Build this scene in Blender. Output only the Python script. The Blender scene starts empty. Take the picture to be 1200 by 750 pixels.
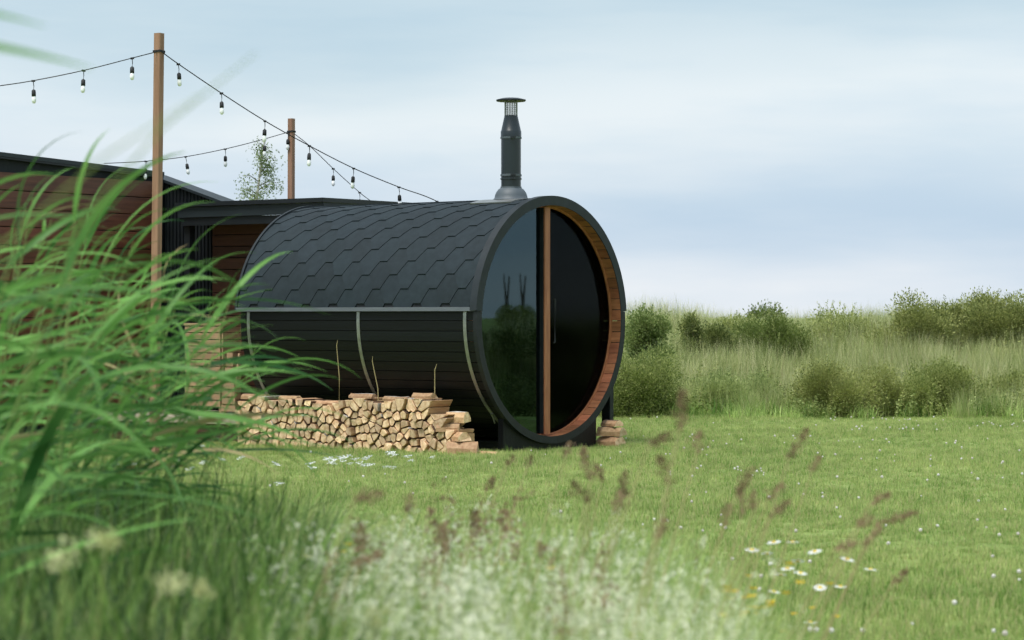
import bpy, bmesh, math, random
import numpy as np
from mathutils import Vector, Matrix

random.seed(7)
RNG = np.random.default_rng(11)
R = math.radians
SC = bpy.context.scene
COL = SC.collection

# ------------------------------------------------------------------ camera
CAM_Z = 1.2
FPX = 3000.0                     # focal length in pixels of the 1200 px wide photograph (90 mm)
cam_d = bpy.data.cameras.new('camera')
cam_d.sensor_width = 36.0
cam_d.lens = 90.0
cam_d.shift_y = -0.0025
cam_d.clip_start = 0.1
cam_d.clip_end = 5000
cam_d.dof.use_dof = True
cam_d.dof.focus_distance = 23.6
cam_d.dof.aperture_fstop = 4.8
cam = bpy.data.objects.new('camera', cam_d)
COL.objects.link(cam)
cam.location = (0, 0, CAM_Z)
cam.rotation_euler = (R(90), 0, 0)
SC.camera = cam

# ------------------------------------------------------------------ light
EXPO = 1.25
SUN_EL, SUN_AZ = 64.0, -140.0     # azimuth measured from +Y (view direction) clockwise: behind the camera, to its left
SC.view_settings.view_transform = 'Standard'
SC.view_settings.look = 'None'
SC.view_settings.gamma = 1
SC.view_settings.use_curve_mapping = False
SC.view_settings.exposure = EXPO
SC.cycles.max_bounces = 6
SC.cycles.diffuse_bounces = 3
SC.cycles.use_adaptive_sampling = True
SC.cycles.adaptive_threshold = 0.035
SC.cycles.transparent_max_bounces = 16
SC.cycles.use_denoising = True
SC.cycles.sample_clamp_indirect = 6

sun_d = bpy.data.lights.new('sun', 'SUN')
sun_d.energy = 1.5
sun_d.angle = R(22)
sun_d.color = (1.0, 0.96, 0.9)
sun = bpy.data.objects.new('sun', sun_d)
COL.objects.link(sun)
_az, _el = R(SUN_AZ), R(SUN_EL)
to_sun = Vector((math.sin(_az) * math.cos(_el), math.cos(_az) * math.cos(_el), math.sin(_el)))
sun.rotation_euler = to_sun.to_track_quat('Z', 'Y').to_euler()
sun.location = to_sun * 60

def lin(r, g, b):
    f = lambda c: (c / 255 / 12.92) if c / 255 <= 0.04045 else ((c / 255 + 0.055) / 1.055) ** 2.4
    return (f(r), f(g), f(b), 1.0)

world = bpy.data.worlds.new('World')
SC.world = world
world.use_nodes = True
nt = world.node_tree
nt.nodes.clear()
def N(t, kind, **kw):
    n = t.nodes.new(kind)
    for k, v in kw.items():
        setattr(n, k, v)
    return n
WS = 0.1
out = N(nt, 'ShaderNodeOutputWorld')
bg = N(nt, 'ShaderNodeBackground')
bg.inputs['Strength'].default_value = WS
nt.links.new(bg.outputs[0], out.inputs[0])
sky = N(nt, 'ShaderNodeTexSky', sky_type='NISHITA', sun_disc=False, sun_elevation=_el, sun_rotation=_az)
sky.air_density = 1.2
sky.dust_density = 2.0
tc = N(nt, 'ShaderNodeTexCoord')
sep = N(nt, 'ShaderNodeSeparateXYZ')
nt.links.new(tc.outputs['Generated'], sep.inputs[0])
mp = N(nt, 'ShaderNodeMapping')
mp.inputs['Scale'].default_value = (3.4, 3.4, 11.0)
mp.inputs['Location'].default_value = (0.35, 0.0, 0.4)
nt.links.new(tc.outputs['Generated'], mp.inputs[0])
nz = N(nt, 'ShaderNodeTexNoise')
nz.inputs['Scale'].default_value = 1.0
nz.inputs['Detail'].default_value = 4.0
nz.inputs['Roughness'].default_value = 0.42
nt.links.new(mp.outputs[0], nz.inputs[0])
m1 = N(nt, 'ShaderNodeMath', operation='MULTIPLY_ADD')           # elevation bent by low-frequency noise
nt.links.new(nz.outputs[0], m1.inputs[0]); m1.inputs[1].default_value = 0.10; m1.inputs[2].default_value = -0.052
m2 = N(nt, 'ShaderNodeMath', operation='ADD')
nt.links.new(sep.outputs['Z'], m2.inputs[0]); nt.links.new(m1.outputs[0], m2.inputs[1])
m3 = N(nt, 'ShaderNodeMath', operation='MULTIPLY', use_clamp=True)
nt.links.new(m2.outputs[0], m3.inputs[0]); m3.inputs[1].default_value = 5.0
cr = N(nt, 'ShaderNodeValToRGB')
cr.color_ramp.interpolation = 'B_SPLINE'
el = cr.color_ramp.elements
stops = [(0.00, (238, 243, 249)), (0.06, (236, 242, 249)), (0.15, (204, 221, 238)), (0.23, (206, 222, 238)),
         (0.33, (232, 240, 246)), (0.46, (226, 237, 244)), (0.60, (192, 214, 227)), (0.8, (200, 219, 230)), (1.0, (210, 224, 233))]
while len(el) < len(stops):
    el.new(0.5)
for e, (p, c) in zip(el, stops):
    e.position = p
    e.color = lin(*c)
nt.links.new(m3.outputs[0], cr.inputs[0])
sc_ = N(nt, 'ShaderNodeVectorMath', operation='SCALE')
mp2 = N(nt, 'ShaderNodeMapping')
mp2.inputs['Scale'].default_value = (5.0, 5.0, 34.0); mp2.inputs['Rotation'].default_value = (0, R(6), 0); mp2.inputs['Location'].default_value = (3.1, 1.7, 0.2)
nt.links.new(tc.outputs['Generated'], mp2.inputs[0])
nz2 = N(nt, 'ShaderNodeTexNoise'); nz2.inputs['Scale'].default_value = 1.0; nz2.inputs['Detail'].default_value = 6.0; nz2.inputs['Roughness'].default_value = 0.55
nt.links.new(mp2.outputs[0], nz2.inputs[0])
stk = N(nt, 'ShaderNodeValToRGB')
stk.color_ramp.elements[0].position = 0.32; stk.color_ramp.elements[0].color = (.85, .915, .965, 1)
stk.color_ramp.elements[1].position = 0.62; stk.color_ramp.elements[1].color = (1.04, 1.03, 1.02, 1)
nt.links.new(nz2.outputs[0], stk.inputs[0])
mst = N(nt, 'ShaderNodeVectorMath', operation='MULTIPLY')
nt.links.new(cr.outputs[0], mst.inputs[0]); nt.links.new(stk.outputs[0], mst.inputs[1])
nt.links.new(mst.outputs[0], sc_.inputs[0])
sc_.inputs['Scale'].default_value = 1.0 / (2 ** EXPO) / WS
mixw = N(nt, 'ShaderNodeMix', data_type='RGBA')
mixw.inputs[0].default_value = 0.93
nt.links.new(sky.outputs[0], mixw.inputs[6])
nt.links.new(sc_.outputs[0], mixw.inputs[7])
nt.links.new(mixw.outputs[2], bg.inputs['Color'])

# ------------------------------------------------------------------ helpers
def P(px, py, Y):
    """point of the place at distance Y that the photograph shows at pixel px, py"""
    return Vector(((px - 600) * Y / FPX, Y, CAM_Z + (372 - py) * Y / FPX))

def mesh(name, verts, faces, mats, midx=None, smooth=False):
    me = bpy.data.meshes.new(name)
    me.from_pydata([tuple(v) for v in verts], [], [tuple(f) for f in faces])
    for m in (mats if isinstance(mats, (list, tuple)) else [mats]):
        me.materials.append(m)
    if midx is not None:
        me.polygons.foreach_set('material_index', midx)
    if smooth:
        me.polygons.foreach_set('use_smooth', [True] * len(me.polygons))
    me.update()
    return me

def link(name, data, parent=None, loc=None, rot=None, scale=None):
    o = bpy.data.objects.new(name, data)
    COL.objects.link(o)
    if parent: o.parent = parent
    if loc is not None: o.location = loc
    if rot is not None: o.rotation_euler = rot
    if scale is not None: o.scale = scale
    return o

def thing(name, label, cat, loc=(0, 0, 0), rotz=0, group=None):
    o = link(name, None, loc=loc, rot=(0, 0, rotz))
    o.empty_display_size = 0.1
    return tag(o, label, cat, group)

def nth(k): return f"{k}{'th' if 10 < k % 100 < 14 else {1: 'st', 2: 'nd', 3: 'rd'}.get(k % 10, 'th')}"

def tag(o, label=None, cat=None, group=None, kind=None):
    if label: o['label'] = label
    if cat: o['category'] = cat
    if group: o['group'] = group
    if kind: o['kind'] = kind
    return o

class MB:
    def __init__(s): s.v = []; s.f = []; s.m = []
    def add(s, v, f, m=0):
        b = len(s.v)
        s.v += [tuple(x) for x in v]
        s.f += [tuple(i + b for i in q) for q in f]
        s.m += [m] * len(f)
        return s
    def box(s, x0, x1, y0, y1, z0, z1, m=0, c=0.0):
        """box, corners chamfered along its longest axis by c"""
        if c <= 0:
            v = [(x, y, z) for z in (z0, z1) for y in (y0, y1) for x in (x0, x1)]
            return s.add(v, [(0, 2, 3, 1), (4, 5, 7, 6), (0, 1, 5, 4), (2, 6, 7, 3), (0, 4, 6, 2), (1, 3, 7, 5)], m)
        d = (x1 - x0, y1 - y0, z1 - z0)
        ax = d.index(max(d))
        lo, hi = [(x0, x1), (y0, y1), (z0, z1)], None
        a, b = [i for i in range(3) if i != ax]
        (a0, a1), (b0, b1), (l0, l1) = lo[a], lo[b], lo[ax]
        ring = [(a0 + c, b0), (a1 - c, b0), (a1, b0 + c), (a1, b1 - c), (a1 - c, b1), (a0 + c, b1), (a0, b1 - c), (a0, b0 + c)]
        v = []
        for l in (l0, l1):
            for (p, q) in ring:
                t = [0, 0, 0]; t[a] = p; t[b] = q; t[ax] = l
                v.append(t)
        f = [(i, (i + 1) % 8, 8 + (i + 1) % 8, 8 + i) for i in range(8)] + [tuple(range(7, -1, -1)), tuple(range(8, 16))]
        return s.add(v, f, m)
    def tube(s, pts, rad, n=8, m=0, caps=True):
        pts = [Vector(p) for p in pts]
        if not isinstance(rad, (list, tuple)): rad = [rad] * len(pts)
        rings = []
        up = Vector((0, 0, 1))
        for i, p in enumerate(pts):
            d = (pts[min(i + 1, len(pts) - 1)] - pts[max(i - 1, 0)]).normalized()
            a = d.cross(up)
            if a.length < 1e-3: a = d.cross(Vector((1, 0, 0)))
            a.normalize(); b = a.cross(d).normalized()
            rings.append([p + (a * math.cos(2 * math.pi * k / n) + b * math.sin(2 * math.pi * k / n)) * rad[i] for k in range(n)])
        v = [q for r_ in rings for q in r_]
        f = [(i * n + k, i * n + (k + 1) % n, (i + 1) * n + (k + 1) % n, (i + 1) * n + k) for i in range(len(pts) - 1) for k in range(n)]
        if caps: f += [tuple(range(n - 1, -1, -1)), tuple(range((len(pts) - 1) * n, len(pts) * n))]
        return s.add(v, f, m)
    def lathe(s, prof, n=32, c=(0, 0), m=0):
        v = [(c[0] + r_ * math.cos(2 * math.pi * k / n), c[1] + r_ * math.sin(2 * math.pi * k / n), z) for (r_, z) in prof for k in range(n)]
        f = [(i * n + k, i * n + (k + 1) % n, (i + 1) * n + (k + 1) % n, (i + 1) * n + k) for i in range(len(prof) - 1) for k in range(n)]
        return s.add(v, f, m)
    def arc(s, x0, x1, r0, r1, t0, t1, n, zc, m=0, closed=True):
        """ring section about the x axis; angle 0 = +y, 90 = up"""
        v = []
        for i in range(n + 1):
            t = R(t0 + (t1 - t0) * i / n)
            for (x, r_) in ((x0, r0), (x1, r0), (x1, r1), (x0, r1)):
                v.append((x, r_ * math.cos(t), zc + r_ * math.sin(t)))
        f = [(i * 4 + k, i * 4 + (k + 1) % 4, i * 4 + 4 + (k + 1) % 4, i * 4 + 4 + k) for i in range(n) for k in range(4)]
        if abs(t1 - t0) < 359.9:
            f += [(3, 2, 1, 0), (n * 4, n * 4 + 1, n * 4 + 2, n * 4 + 3)]
        return s.add(v, f, m)
    def data(s, name, mats, smooth=False):
        me = mesh(name, s.v, s.f, mats, s.m, smooth)
        bm = bmesh.new(); bm.from_mesh(me)
        bmesh.ops.recalc_face_normals(bm, faces=bm.faces)
        bm.to_mesh(me); bm.free()
        return me
    def build(s, name, mats, parent=None, smooth=False, **kw):
        return link(name, s.data(name, mats, smooth), parent, **kw)

def smooth_by_angle(o, deg=35):
    me = o.data
    bm = bmesh.new(); bm.from_mesh(me)
    for e in bm.edges:
        e.smooth = not (len(e.link_faces) == 2 and e.calc_face_angle(0) > R(deg))
    for f in bm.faces: f.smooth = True
    bm.to_mesh(me); bm.free()
    return o

# ------------------------------------------------------------------ materials
def new_mat(name):
    m = bpy.data.materials.new(name)
    m.use_nodes = True
    t = m.node_tree
    return m, t, t.nodes['Principled BSDF']

def ramp2(t, fac, c0, c1, p0=0.3, p1=0.7):
    r_ = N(t, 'ShaderNodeValToRGB')
    r_.color_ramp.elements[0].position = p0; r_.color_ramp.elements[0].color = c0
    r_.color_ramp.elements[1].position = p1; r_.color_ramp.elements[1].color = c1
    t.links.new(fac, r_.inputs[0])
    return r_.outputs[0]

def mat_surface(name, c0, c1, scale=(6, 6, 6), rough=0.6, detail=5, var=0.25, bump=0.15, bscale=None, metal=0.0, spec=0.5, dist=0.01, coord='Object'):
    """noise between two colours, brightness varied per object, fine bump"""
    m, t, b = new_mat(name)
    tcn = N(t, 'ShaderNodeTexCoord'); mpn = N(t, 'ShaderNodeMapping')
    oi = N(t, 'ShaderNodeObjectInfo')
    sh = N(t, 'ShaderNodeVectorMath', operation='SCALE'); sh.inputs['Scale'].default_value = 17.0
    comb = N(t, 'ShaderNodeCombineXYZ')
    for k in range(3): t.links.new(oi.outputs['Random'], comb.inputs[k])
    t.links.new(comb.outputs[0], sh.inputs[0])
    mpn.inputs['Scale'].default_value = scale
    t.links.new(tcn.outputs[coord], mpn.inputs['Vector']); t.links.new(sh.outputs[0], mpn.inputs['Location'])
    nz = N(t, 'ShaderNodeTexNoise'); nz.inputs['Scale'].default_value = 1; nz.inputs['Detail'].default_value = detail; nz.inputs['Roughness'].default_value = 0.6
    t.links.new(mpn.outputs[0], nz.inputs[0])
    c = ramp2(t, nz.outputs[0], c0, c1)
    hs = N(t, 'ShaderNodeHueSaturation')
    mr = N(t, 'ShaderNodeMapRange'); mr.inputs[3].default_value = 1 - var; mr.inputs[4].default_value = 1 + var
    t.links.new(oi.outputs['Random'], mr.inputs[0]); t.links.new(mr.outputs[0], hs.inputs['Value'])
    wn = N(t, 'ShaderNodeMath', operation='FRACT'); wm = N(t, 'ShaderNodeMath', operation='MULTIPLY'); wm.inputs[1].default_value = 7.13
    t.links.new(oi.outputs['Random'], wm.inputs[0]); t.links.new(wm.outputs[0], wn.inputs[0])
    mh = N(t, 'ShaderNodeMapRange'); mh.inputs[3].default_value = 0.5 - .03 * min(var, .3); mh.inputs[4].default_value = 0.5 + .018 * min(var, .3)
    t.links.new(wn.outputs[0], mh.inputs[0]); t.links.new(mh.outputs[0], hs.inputs['Hue'])
    t.links.new(c, hs.inputs['Color']); t.links.new(hs.outputs[0], b.inputs['Base Color'])
    b.inputs['Roughness'].default_value = rough; b.inputs['Metallic'].default_value = metal
    b.inputs['Specular IOR Level'].default_value = spec
    if bump:
        n2 = nz
        if bscale:
            n2 = N(t, 'ShaderNodeTexNoise'); n2.inputs['Scale'].default_value = bscale; n2.inputs['Detail'].default_value = 3
            t.links.new(tcn.outputs[coord], n2.inputs[0])
        bp = N(t, 'ShaderNodeBump'); bp.inputs['Strength'].default_value = bump; bp.inputs['Distance'].default_value = dist
        t.links.new(n2.outputs[0], bp.inputs['Height']); t.links.new(bp.outputs[0], b.inputs['Normal'])
    return m

def mat_leaf(name, c0, c1, trans=0.35, rough=0.45, wscale=0.6, dry=None, dryp=0.9):
    """leaf: reflects and lets light through; colour drifts with place and from leaf to leaf"""
    m, t, b = new_mat(name)
    oi = N(t, 'ShaderNodeObjectInfo'); geo = N(t, 'ShaderNodeNewGeometry')
    nz = N(t, 'ShaderNodeTexNoise'); nz.inputs['Scale'].default_value = wscale; nz.inputs['Detail'].default_value = 3
    t.links.new(geo.outputs['Position'], nz.inputs[0])
    ad = N(t, 'ShaderNodeMath', operation='ADD'); t.links.new(nz.outputs[0], ad.inputs[0]); t.links.new(oi.outputs['Random'], ad.inputs[1])
    ad2 = N(t, 'ShaderNodeMath', operation='ADD'); t.links.new(ad.outputs[0], ad2.inputs[0])
    t.links.new(geo.outputs['Random Per Island'], ad2.inputs[1])
    ml = N(t, 'ShaderNodeMath', operation='MULTIPLY'); ml.inputs[1].default_value = 0.3333; t.links.new(ad2.outputs[0], ml.inputs[0])
    c = ramp2(t, ml.outputs[0], c0, c1, 0.33, 0.67)
    if dry:
        gt = N(t, 'ShaderNodeMath', operation='GREATER_THAN'); gt.inputs[1].default_value = dryp
        t.links.new(geo.outputs['Random Per Island'], gt.inputs[0])
        mx = N(t, 'ShaderNodeMix', data_type='RGBA'); t.links.new(gt.outputs[0], mx.inputs[0])
        t.links.new(c, mx.inputs[6]); mx.inputs[7].default_value = dry
        c = mx.outputs[2]
    t.links.new(c, b.inputs['Base Color'])
    b.inputs['Roughness'].default_value = rough
    b.inputs['Specular IOR Level'].default_value = 0.25
    tr = N(t, 'ShaderNodeBsdfTranslucent'); t.links.new(c, tr.inputs[0])
    ms = N(t, 'ShaderNodeMixShader'); ms.inputs[0].default_value = trans
    t.links.new(b.outputs[0], ms.inputs[1]); t.links.new(tr.outputs[0], ms.inputs[2])
    t.links.new(ms.outputs[0], t.nodes['Material Output'].inputs[0])
    return m

def c4(r, g, b): return (r, g, b, 1.0)

M = {}
M['shingle'] = mat_surface('bitumen_shingle', c4(.0070, .0150, .0205), c4(.0145, .0255, .0335), (14, 14, 14), 0.8, var=0.14, bump=0.5, bscale=420, dist=0.002, spec=0.4)
M['underlay'] = mat_surface('roof_felt', c4(.012, .015, .018), c4(.02, .024, .028), (10, 10, 10), 0.9, var=0)
M['black_wood'] = mat_surface('black_stained_wood', c4(.0016, .0024, .0032), c4(.0048, .0066, .0084), (1.5, 40, 40), 0.5, var=0.35, bump=0.3, spec=0.3)
M['black_paint'] = mat_surface('black_painted_rim', c4(0.0060, 0.0078, 0.0096), c4(0.0132, 0.0168, 0.0198), (12, 12, 12), 0.5, var=0.1, bump=0.2, bscale=60, spec=0.4)
M['trim_metal'] = mat_surface('dark_roof_trim', c4(.011, .016, .020), c4(.019, .026, .032), (9, 9, 9), 0.55, var=0.02, bump=0.15, bscale=50, spec=0.4)
M['steel'] = mat_surface('galvanised_steel', c4(0.2550, 0.2625, 0.2550), c4(0.3900, 0.3975, 0.3900), (20, 20, 20), 0.42, var=0.1, metal=0.85, bump=0.05)
M['eave_metal'] = mat_surface('eave_flashing', c4(0.1100, 0.1250, 0.1400), c4(0.1500, 0.1650, 0.1800), (5, 30, 30), 0.45, var=0.05, metal=0.3, bump=0.05)
M['orange_wood'] = mat_surface('thermo_spruce', c4(.27, .095, .040), c4(.46, .19, .085), (30, 30, 4), 0.5, var=0.1, bump=0.15)
M['lining_wood'] = mat_surface('lining_spruce', c4(.21, .078, .034), c4(.40, .165, .074), (5, 30, 30), 0.5, var=0.3, bump=0.15)
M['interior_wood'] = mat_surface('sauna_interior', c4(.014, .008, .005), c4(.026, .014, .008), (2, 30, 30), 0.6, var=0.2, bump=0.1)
M['boot'] = mat_surface('chimney_boot', c4(0.0650, 0.0832, 0.0990), c4(0.0900, 0.1092, 0.1265), (8, 8, 8), 0.55, var=0, bump=0.05)
M['pipe'] = mat_surface('black_enamel_pipe', c4(0.0070, 0.0140, 0.0182), c4(0.0112, 0.0196, 0.0245), (6, 6, 2), 0.32, var=0, bump=0.03, spec=0.6)
M['black_metal'] = mat_surface('black_sheet_metal', c4(0.0064, 0.0088, 0.0112), c4(0.0112, 0.0144, 0.0176), (6, 6, 6), 0.42, var=0.1, bump=0.05, spec=0.45)
M['fascia'] = mat_surface('fascia_metal', c4(0.0120, 0.0180, 0.0218), c4(0.0180, 0.0255, 0.0300), (3, 12, 12), 0.45, var=0.1, bump=0.04, spec=0.45)
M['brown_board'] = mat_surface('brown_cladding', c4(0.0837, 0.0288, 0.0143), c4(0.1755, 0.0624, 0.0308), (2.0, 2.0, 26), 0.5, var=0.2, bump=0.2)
M['shaded_porch_board'] = mat_surface('shaded_porch_cladding', c4(.042, .017, .010), c4(.085, .035, .020), (2.0, 2.0, 26), 0.5, var=0.2, bump=0.2)  # brown cladding darkened: the shade under the porch roof is in the colour
M['post_wood'] = mat_surface('post_pine', c4(.235, .120, .072), c4(.36, .205, .130), (24, 24, 2), 0.65, var=0.08, bump=0.2)
M['pale_wood'] = mat_surface('pale_pine', c4(0.3360, 0.2160, 0.1200), c4(0.4800, 0.3280, 0.2000), (2, 26, 26), 0.6, var=0.15, bump=0.2)
M['grey_wood'] = mat_surface('weathered_deck', c4(.30, .25, .19), c4(.46, .40, .31), (2, 26, 26), 0.7, var=0.12, bump=0.25)
M['dark_wood'] = mat_surface('dark_skirt_wood', c4(.05, .025, .014), c4(.10, .05, .028), (2, 26, 26), 0.7, var=0.2, bump=0.2)
M['log_end'] = mat_surface('split_wood', c4(.47, .29, .145), c4(.86, .65, .42), (26, 26, 26), 0.8, var=0.36, bump=0.4, dist=0.004)
M['log_side'] = mat_surface('split_wood_side', c4(0.3240, 0.1805, 0.0850), c4(0.5400, 0.3610, 0.2000), (30, 5, 30), 0.75, var=0.25, bump=0.4, dist=0.004)
M['bark'] = mat_surface('brown_bark', c4(.055, .032, .02), c4(.19, .11, .065), (20, 8, 20), 0.9, var=0.25, bump=0.8, dist=0.006)
M['birch'] = mat_surface('birch_bark', c4(.16, .13, .10), c4(.68, .65, .60), (16, 16, 16), 0.7, var=0.12, bump=0.3)
M['cable'] = mat_surface('black_rubber', c4(.008, .009, .011), c4(.014, .015, .017), (10, 10, 10), 0.6, var=0, bump=0)
M['stone'] = mat_surface('sauna_stone', c4(.05, .05, .05), c4(.13, .13, .125), (12, 12, 12), 0.9, var=0.3)

m, t, b = new_mat('bulb_glass')
b.inputs['Base Color'].default_value = (.93, .94, .95, 1); b.inputs['Roughness'].default_value = 0.15
M['bulb'] = m

m, t, b = new_mat('smoked_glass')
fr = N(t, 'ShaderNodeFresnel'); fr.inputs[0].default_value = 1.75
gl = N(t, 'ShaderNodeBsdfGlossy'); gl.inputs['Roughness'].default_value = 0.012; gl.inputs['Color'].default_value = (.62, .90, .98, 1)
tr = N(t, 'ShaderNodeBsdfTransparent'); tr.inputs[0].default_value = (.16, .19, .19, 1)
ms = N(t, 'ShaderNodeMixShader')
t.links.new(fr.outputs[0], ms.inputs[0]); t.links.new(tr.outputs[0], ms.inputs[1]); t.links.new(gl.outputs[0], ms.inputs[2])
t.links.new(ms.outputs[0], t.nodes['Material Output'].inputs[0])
M['glass'] = m
m, t, b = new_mat('dark_door_glass')
fr = N(t, 'ShaderNodeFresnel'); fr.inputs[0].default_value = 1.14
gl = N(t, 'ShaderNodeBsdfGlossy'); gl.inputs['Roughness'].default_value = 0.06; gl.inputs['Color'].default_value = (.7, .8, .8, 1)
tr = N(t, 'ShaderNodeBsdfTransparent'); tr.inputs[0].default_value = (.30, .32, .31, 1)
ms = N(t, 'ShaderNodeMixShader')
t.links.new(fr.outputs[0], ms.inputs[0]); t.links.new(tr.outputs[0], ms.inputs[1]); t.links.new(gl.outputs[0], ms.inputs[2])
t.links.new(ms.outputs[0], t.nodes['Material Output'].inputs[0])
M['door_glass'] = m

M['lawn_blade'] = mat_leaf('lawn_grass_blade', c4(.17, .30, .06), c4(.58, .66, .25), 0.45, 0.5, 0.7, dry=c4(.48, .45, .22), dryp=0.78)
M['meadow_blade'] = mat_leaf('meadow_grass_blade', c4(.10, .22, .035), c4(.50, .64, .21), 0.42, 0.5, 1.3, dry=c4(.40, .37, .18), dryp=0.88)
M['pale_blade'] = mat_leaf('pale_grass_blade', c4(.38, .44, .18), c4(.72, .71, .42), 0.35, 0.55, 0.5, dry=c4(.52, .46, .26), dryp=0.85)
M['bank_blade'] = mat_leaf('bank_grass_blade', c4(.25, .33, .10), c4(.66, .68, .33), 0.35, 0.55, 0.35, dry=c4(.50, .47, .27), dryp=0.86)
M['reed_leaf'] = mat_leaf('reed_leaf', c4(.018, .085, .02), c4(.22, .46, .11), 0.4, 0.45, 3.0)
M['shaded_under_blade'] = mat_leaf('shaded_undergrowth_blade', c4(.014, .055, .010), c4(.25, .42, .09), 0.38, 0.5, 2.6, dry=c4(.40, .34, .17), dryp=0.93)  # dark greens paint in the shade deep inside the dense growth
M['reed_stem'] = mat_leaf('reed_stem', c4(.15, .26, .07), c4(.30, .36, .12), 0.1, 0.5, 2)
M['bush_leaf'] = mat_leaf('bush_leaf', c4(.15, .21, .05), c4(.50, .54, .20), 0.35, 0.5, 0.8)
M['bush_dark'] = mat_leaf('dark_bush_leaf', c4(.10, .145, .04), c4(.40, .43, .15), 0.25, 0.5, 0.8)
M['birch_leaf'] = mat_leaf('pale_bush_leaf', c4(.19, .26, .08), c4(.50, .57, .23), 0.35, 0.5, 0.8)
M['tree_leaf'] = mat_leaf('birch_leaf', c4(.09, .14, .06), c4(.25, .31, .15), 0.3, 0.5, 0.8)
M['seed'] = mat_leaf('brown_seed_head', c4(.16, .10, .058), c4(.36, .25, .155), 0.25, 0.7, 3)
M['straw'] = mat_leaf('dry_stalk', c4(.36, .29, .14), c4(.50, .42, .22), 0.1, 0.6, 3)
M['white_petal'] = mat_leaf('white_petal', c4(.70, .72, .72), c4(.86, .87, .86), 0.25, 0.6, 3)
M['cream_petal'] = mat_leaf('cream_petal', c4(.76, .79, .54), c4(.93, .94, .76), 0.3, 0.6, 3)
M['sweet_petal'] = mat_leaf('yellowish_cream_petal', c4(.52, .54, .24), c4(.78, .78, .46), 0.3, 0.6, 3)
M['yellow'] = mat_leaf('yellow_petal', c4(.70, .48, .03), c4(.82, .62, .06), 0.2, 0.6, 3)
M['twig'] = mat_surface('twig_bark', c4(.05, .04, .025), c4(.12, .09, .06), (10, 10, 10), 0.9, var=0.2)

m, t, b = new_mat('lawn_soil')
geo = N(t, 'ShaderNodeNewGeometry')
n1 = N(t, 'ShaderNodeTexNoise'); n1.inputs['Scale'].default_value = 0.7; n1.inputs['Detail'].default_value = 8
n2 = N(t, 'ShaderNodeTexNoise'); n2.inputs['Scale'].default_value = 28; n2.inputs['Detail'].default_value = 6
t.links.new(geo.outputs['Position'], n1.inputs[0]); t.links.new(geo.outputs['Position'], n2.inputs[0])
ca = ramp2(t, n1.outputs[0], c4(.20, .29, .075), c4(.34, .43, .14))
cb = ramp2(t, n2.outputs[0], c4(.35, .35, .35), c4(1, 1, 1), 0.3, 0.65)
mx = N(t, 'ShaderNodeMix', data_type='RGBA', blend_type='MULTIPLY'); mx.inputs[0].default_value = 0.7
t.links.new(ca, mx.inputs[6]); t.links.new(cb, mx.inputs[7]); t.links.new(mx.outputs[2], b.inputs['Base Color'])
b.inputs['Roughness'].default_value = 0.95; b.inputs['Specular IOR Level'].default_value = 0.1
M['ground'] = m

# ------------------------------------------------------------------ terrain
def bank_line(x):                       # where the mown lawn ends and the bank begins
    return 30.6 + 0.5 * math.sin(x * 0.55 + 0.6) + 0.25 * math.sin(x * 1.7) - 3.2 * min(max(0, x - 7.4), 3.2)  # last term: unseen bend at the right, added to darken the glass reflection

def ground_z(x, y):
    d = y - bank_line(x)
    if x < -1.5:                        # level behind the cabins
        d -= (-1.5 - x) * 1.2
    s = min(max(d / 8.0, 0), 1)
    z = (0.80 + .07 * math.sin(x * 1.15 + .4) + .05 * math.sin(x * 2.7 + 1.1)) * s * s * (3 - 2 * s)
    if d > 9: z = max(0.0, 0.78 - (d - 9) * .07)
    z += 0.012 * math.sin(x * 2.1 + y * 0.7) * min(1, max(0, (y - 6) / 4)) if y < 60 else 0
    if abs(x - 0.0) < 7 and 20 < y < 29: z *= 0.35 if d < 0 else 1
    return z

xs = sorted(set([-3000, -900, -300, -120, -60, -35, -22] + [i * 0.5 for i in range(-32, 45)] + [26, 32, 42, 60, 120, 300, 900, 3000]))
ys = sorted(set([-600, -200, -80, -30, -10, -4] + [i * 0.5 for i in range(0, 100)] + [52, 56, 62, 70, 85, 110, 160, 300, 700, 1500, 4000]))
v = [(x, y, ground_z(x, y)) for y in ys for x in xs]
nx = len(xs)
f = [(j * nx + i, j * nx + i + 1, (j + 1) * nx + i + 1, (j + 1) * nx + i) for j in range(len(ys) - 1) for i in range(nx - 1)]
g = link('ground', mesh('ground', v, f, M['ground'], smooth=True))
tag(g, 'grassy ground running from the lawn to the far bank', 'ground', kind='structure')

# ------------------------------------------------------------------ the barrel sauna
ANG = R(-38)
CANG = R(-36)
BASE = Vector((0.385, 23.3, 0))
CBASE = Vector((0.375, 23.3, 0))
AX = Vector((math.cos(ANG), math.sin(ANG), 0))           # local +x: towards the glazed front
UX = Vector((-math.sin(ANG), math.cos(ANG), 0))          # local +y: along the front, to the back right
def L(x, y, z): return BASE + AX * x + UX * y + Vector((0, 0, z))
CAX = Vector((math.cos(CANG), math.sin(CANG), 0)); CUX = Vector((-math.sin(CANG), math.cos(CANG), 0))
def LC(x, y, z): return CBASE + CAX * x + CUX * y + Vector((0, 0, z))        # the cabins' frame

ZC, LEN = 1.17, 2.93
EAVE = 175.0
sauna = thing('barrel_sauna', 'black barrel sauna with hexagonal shingle roof and round glazed front', 'sauna', BASE, ANG)

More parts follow.
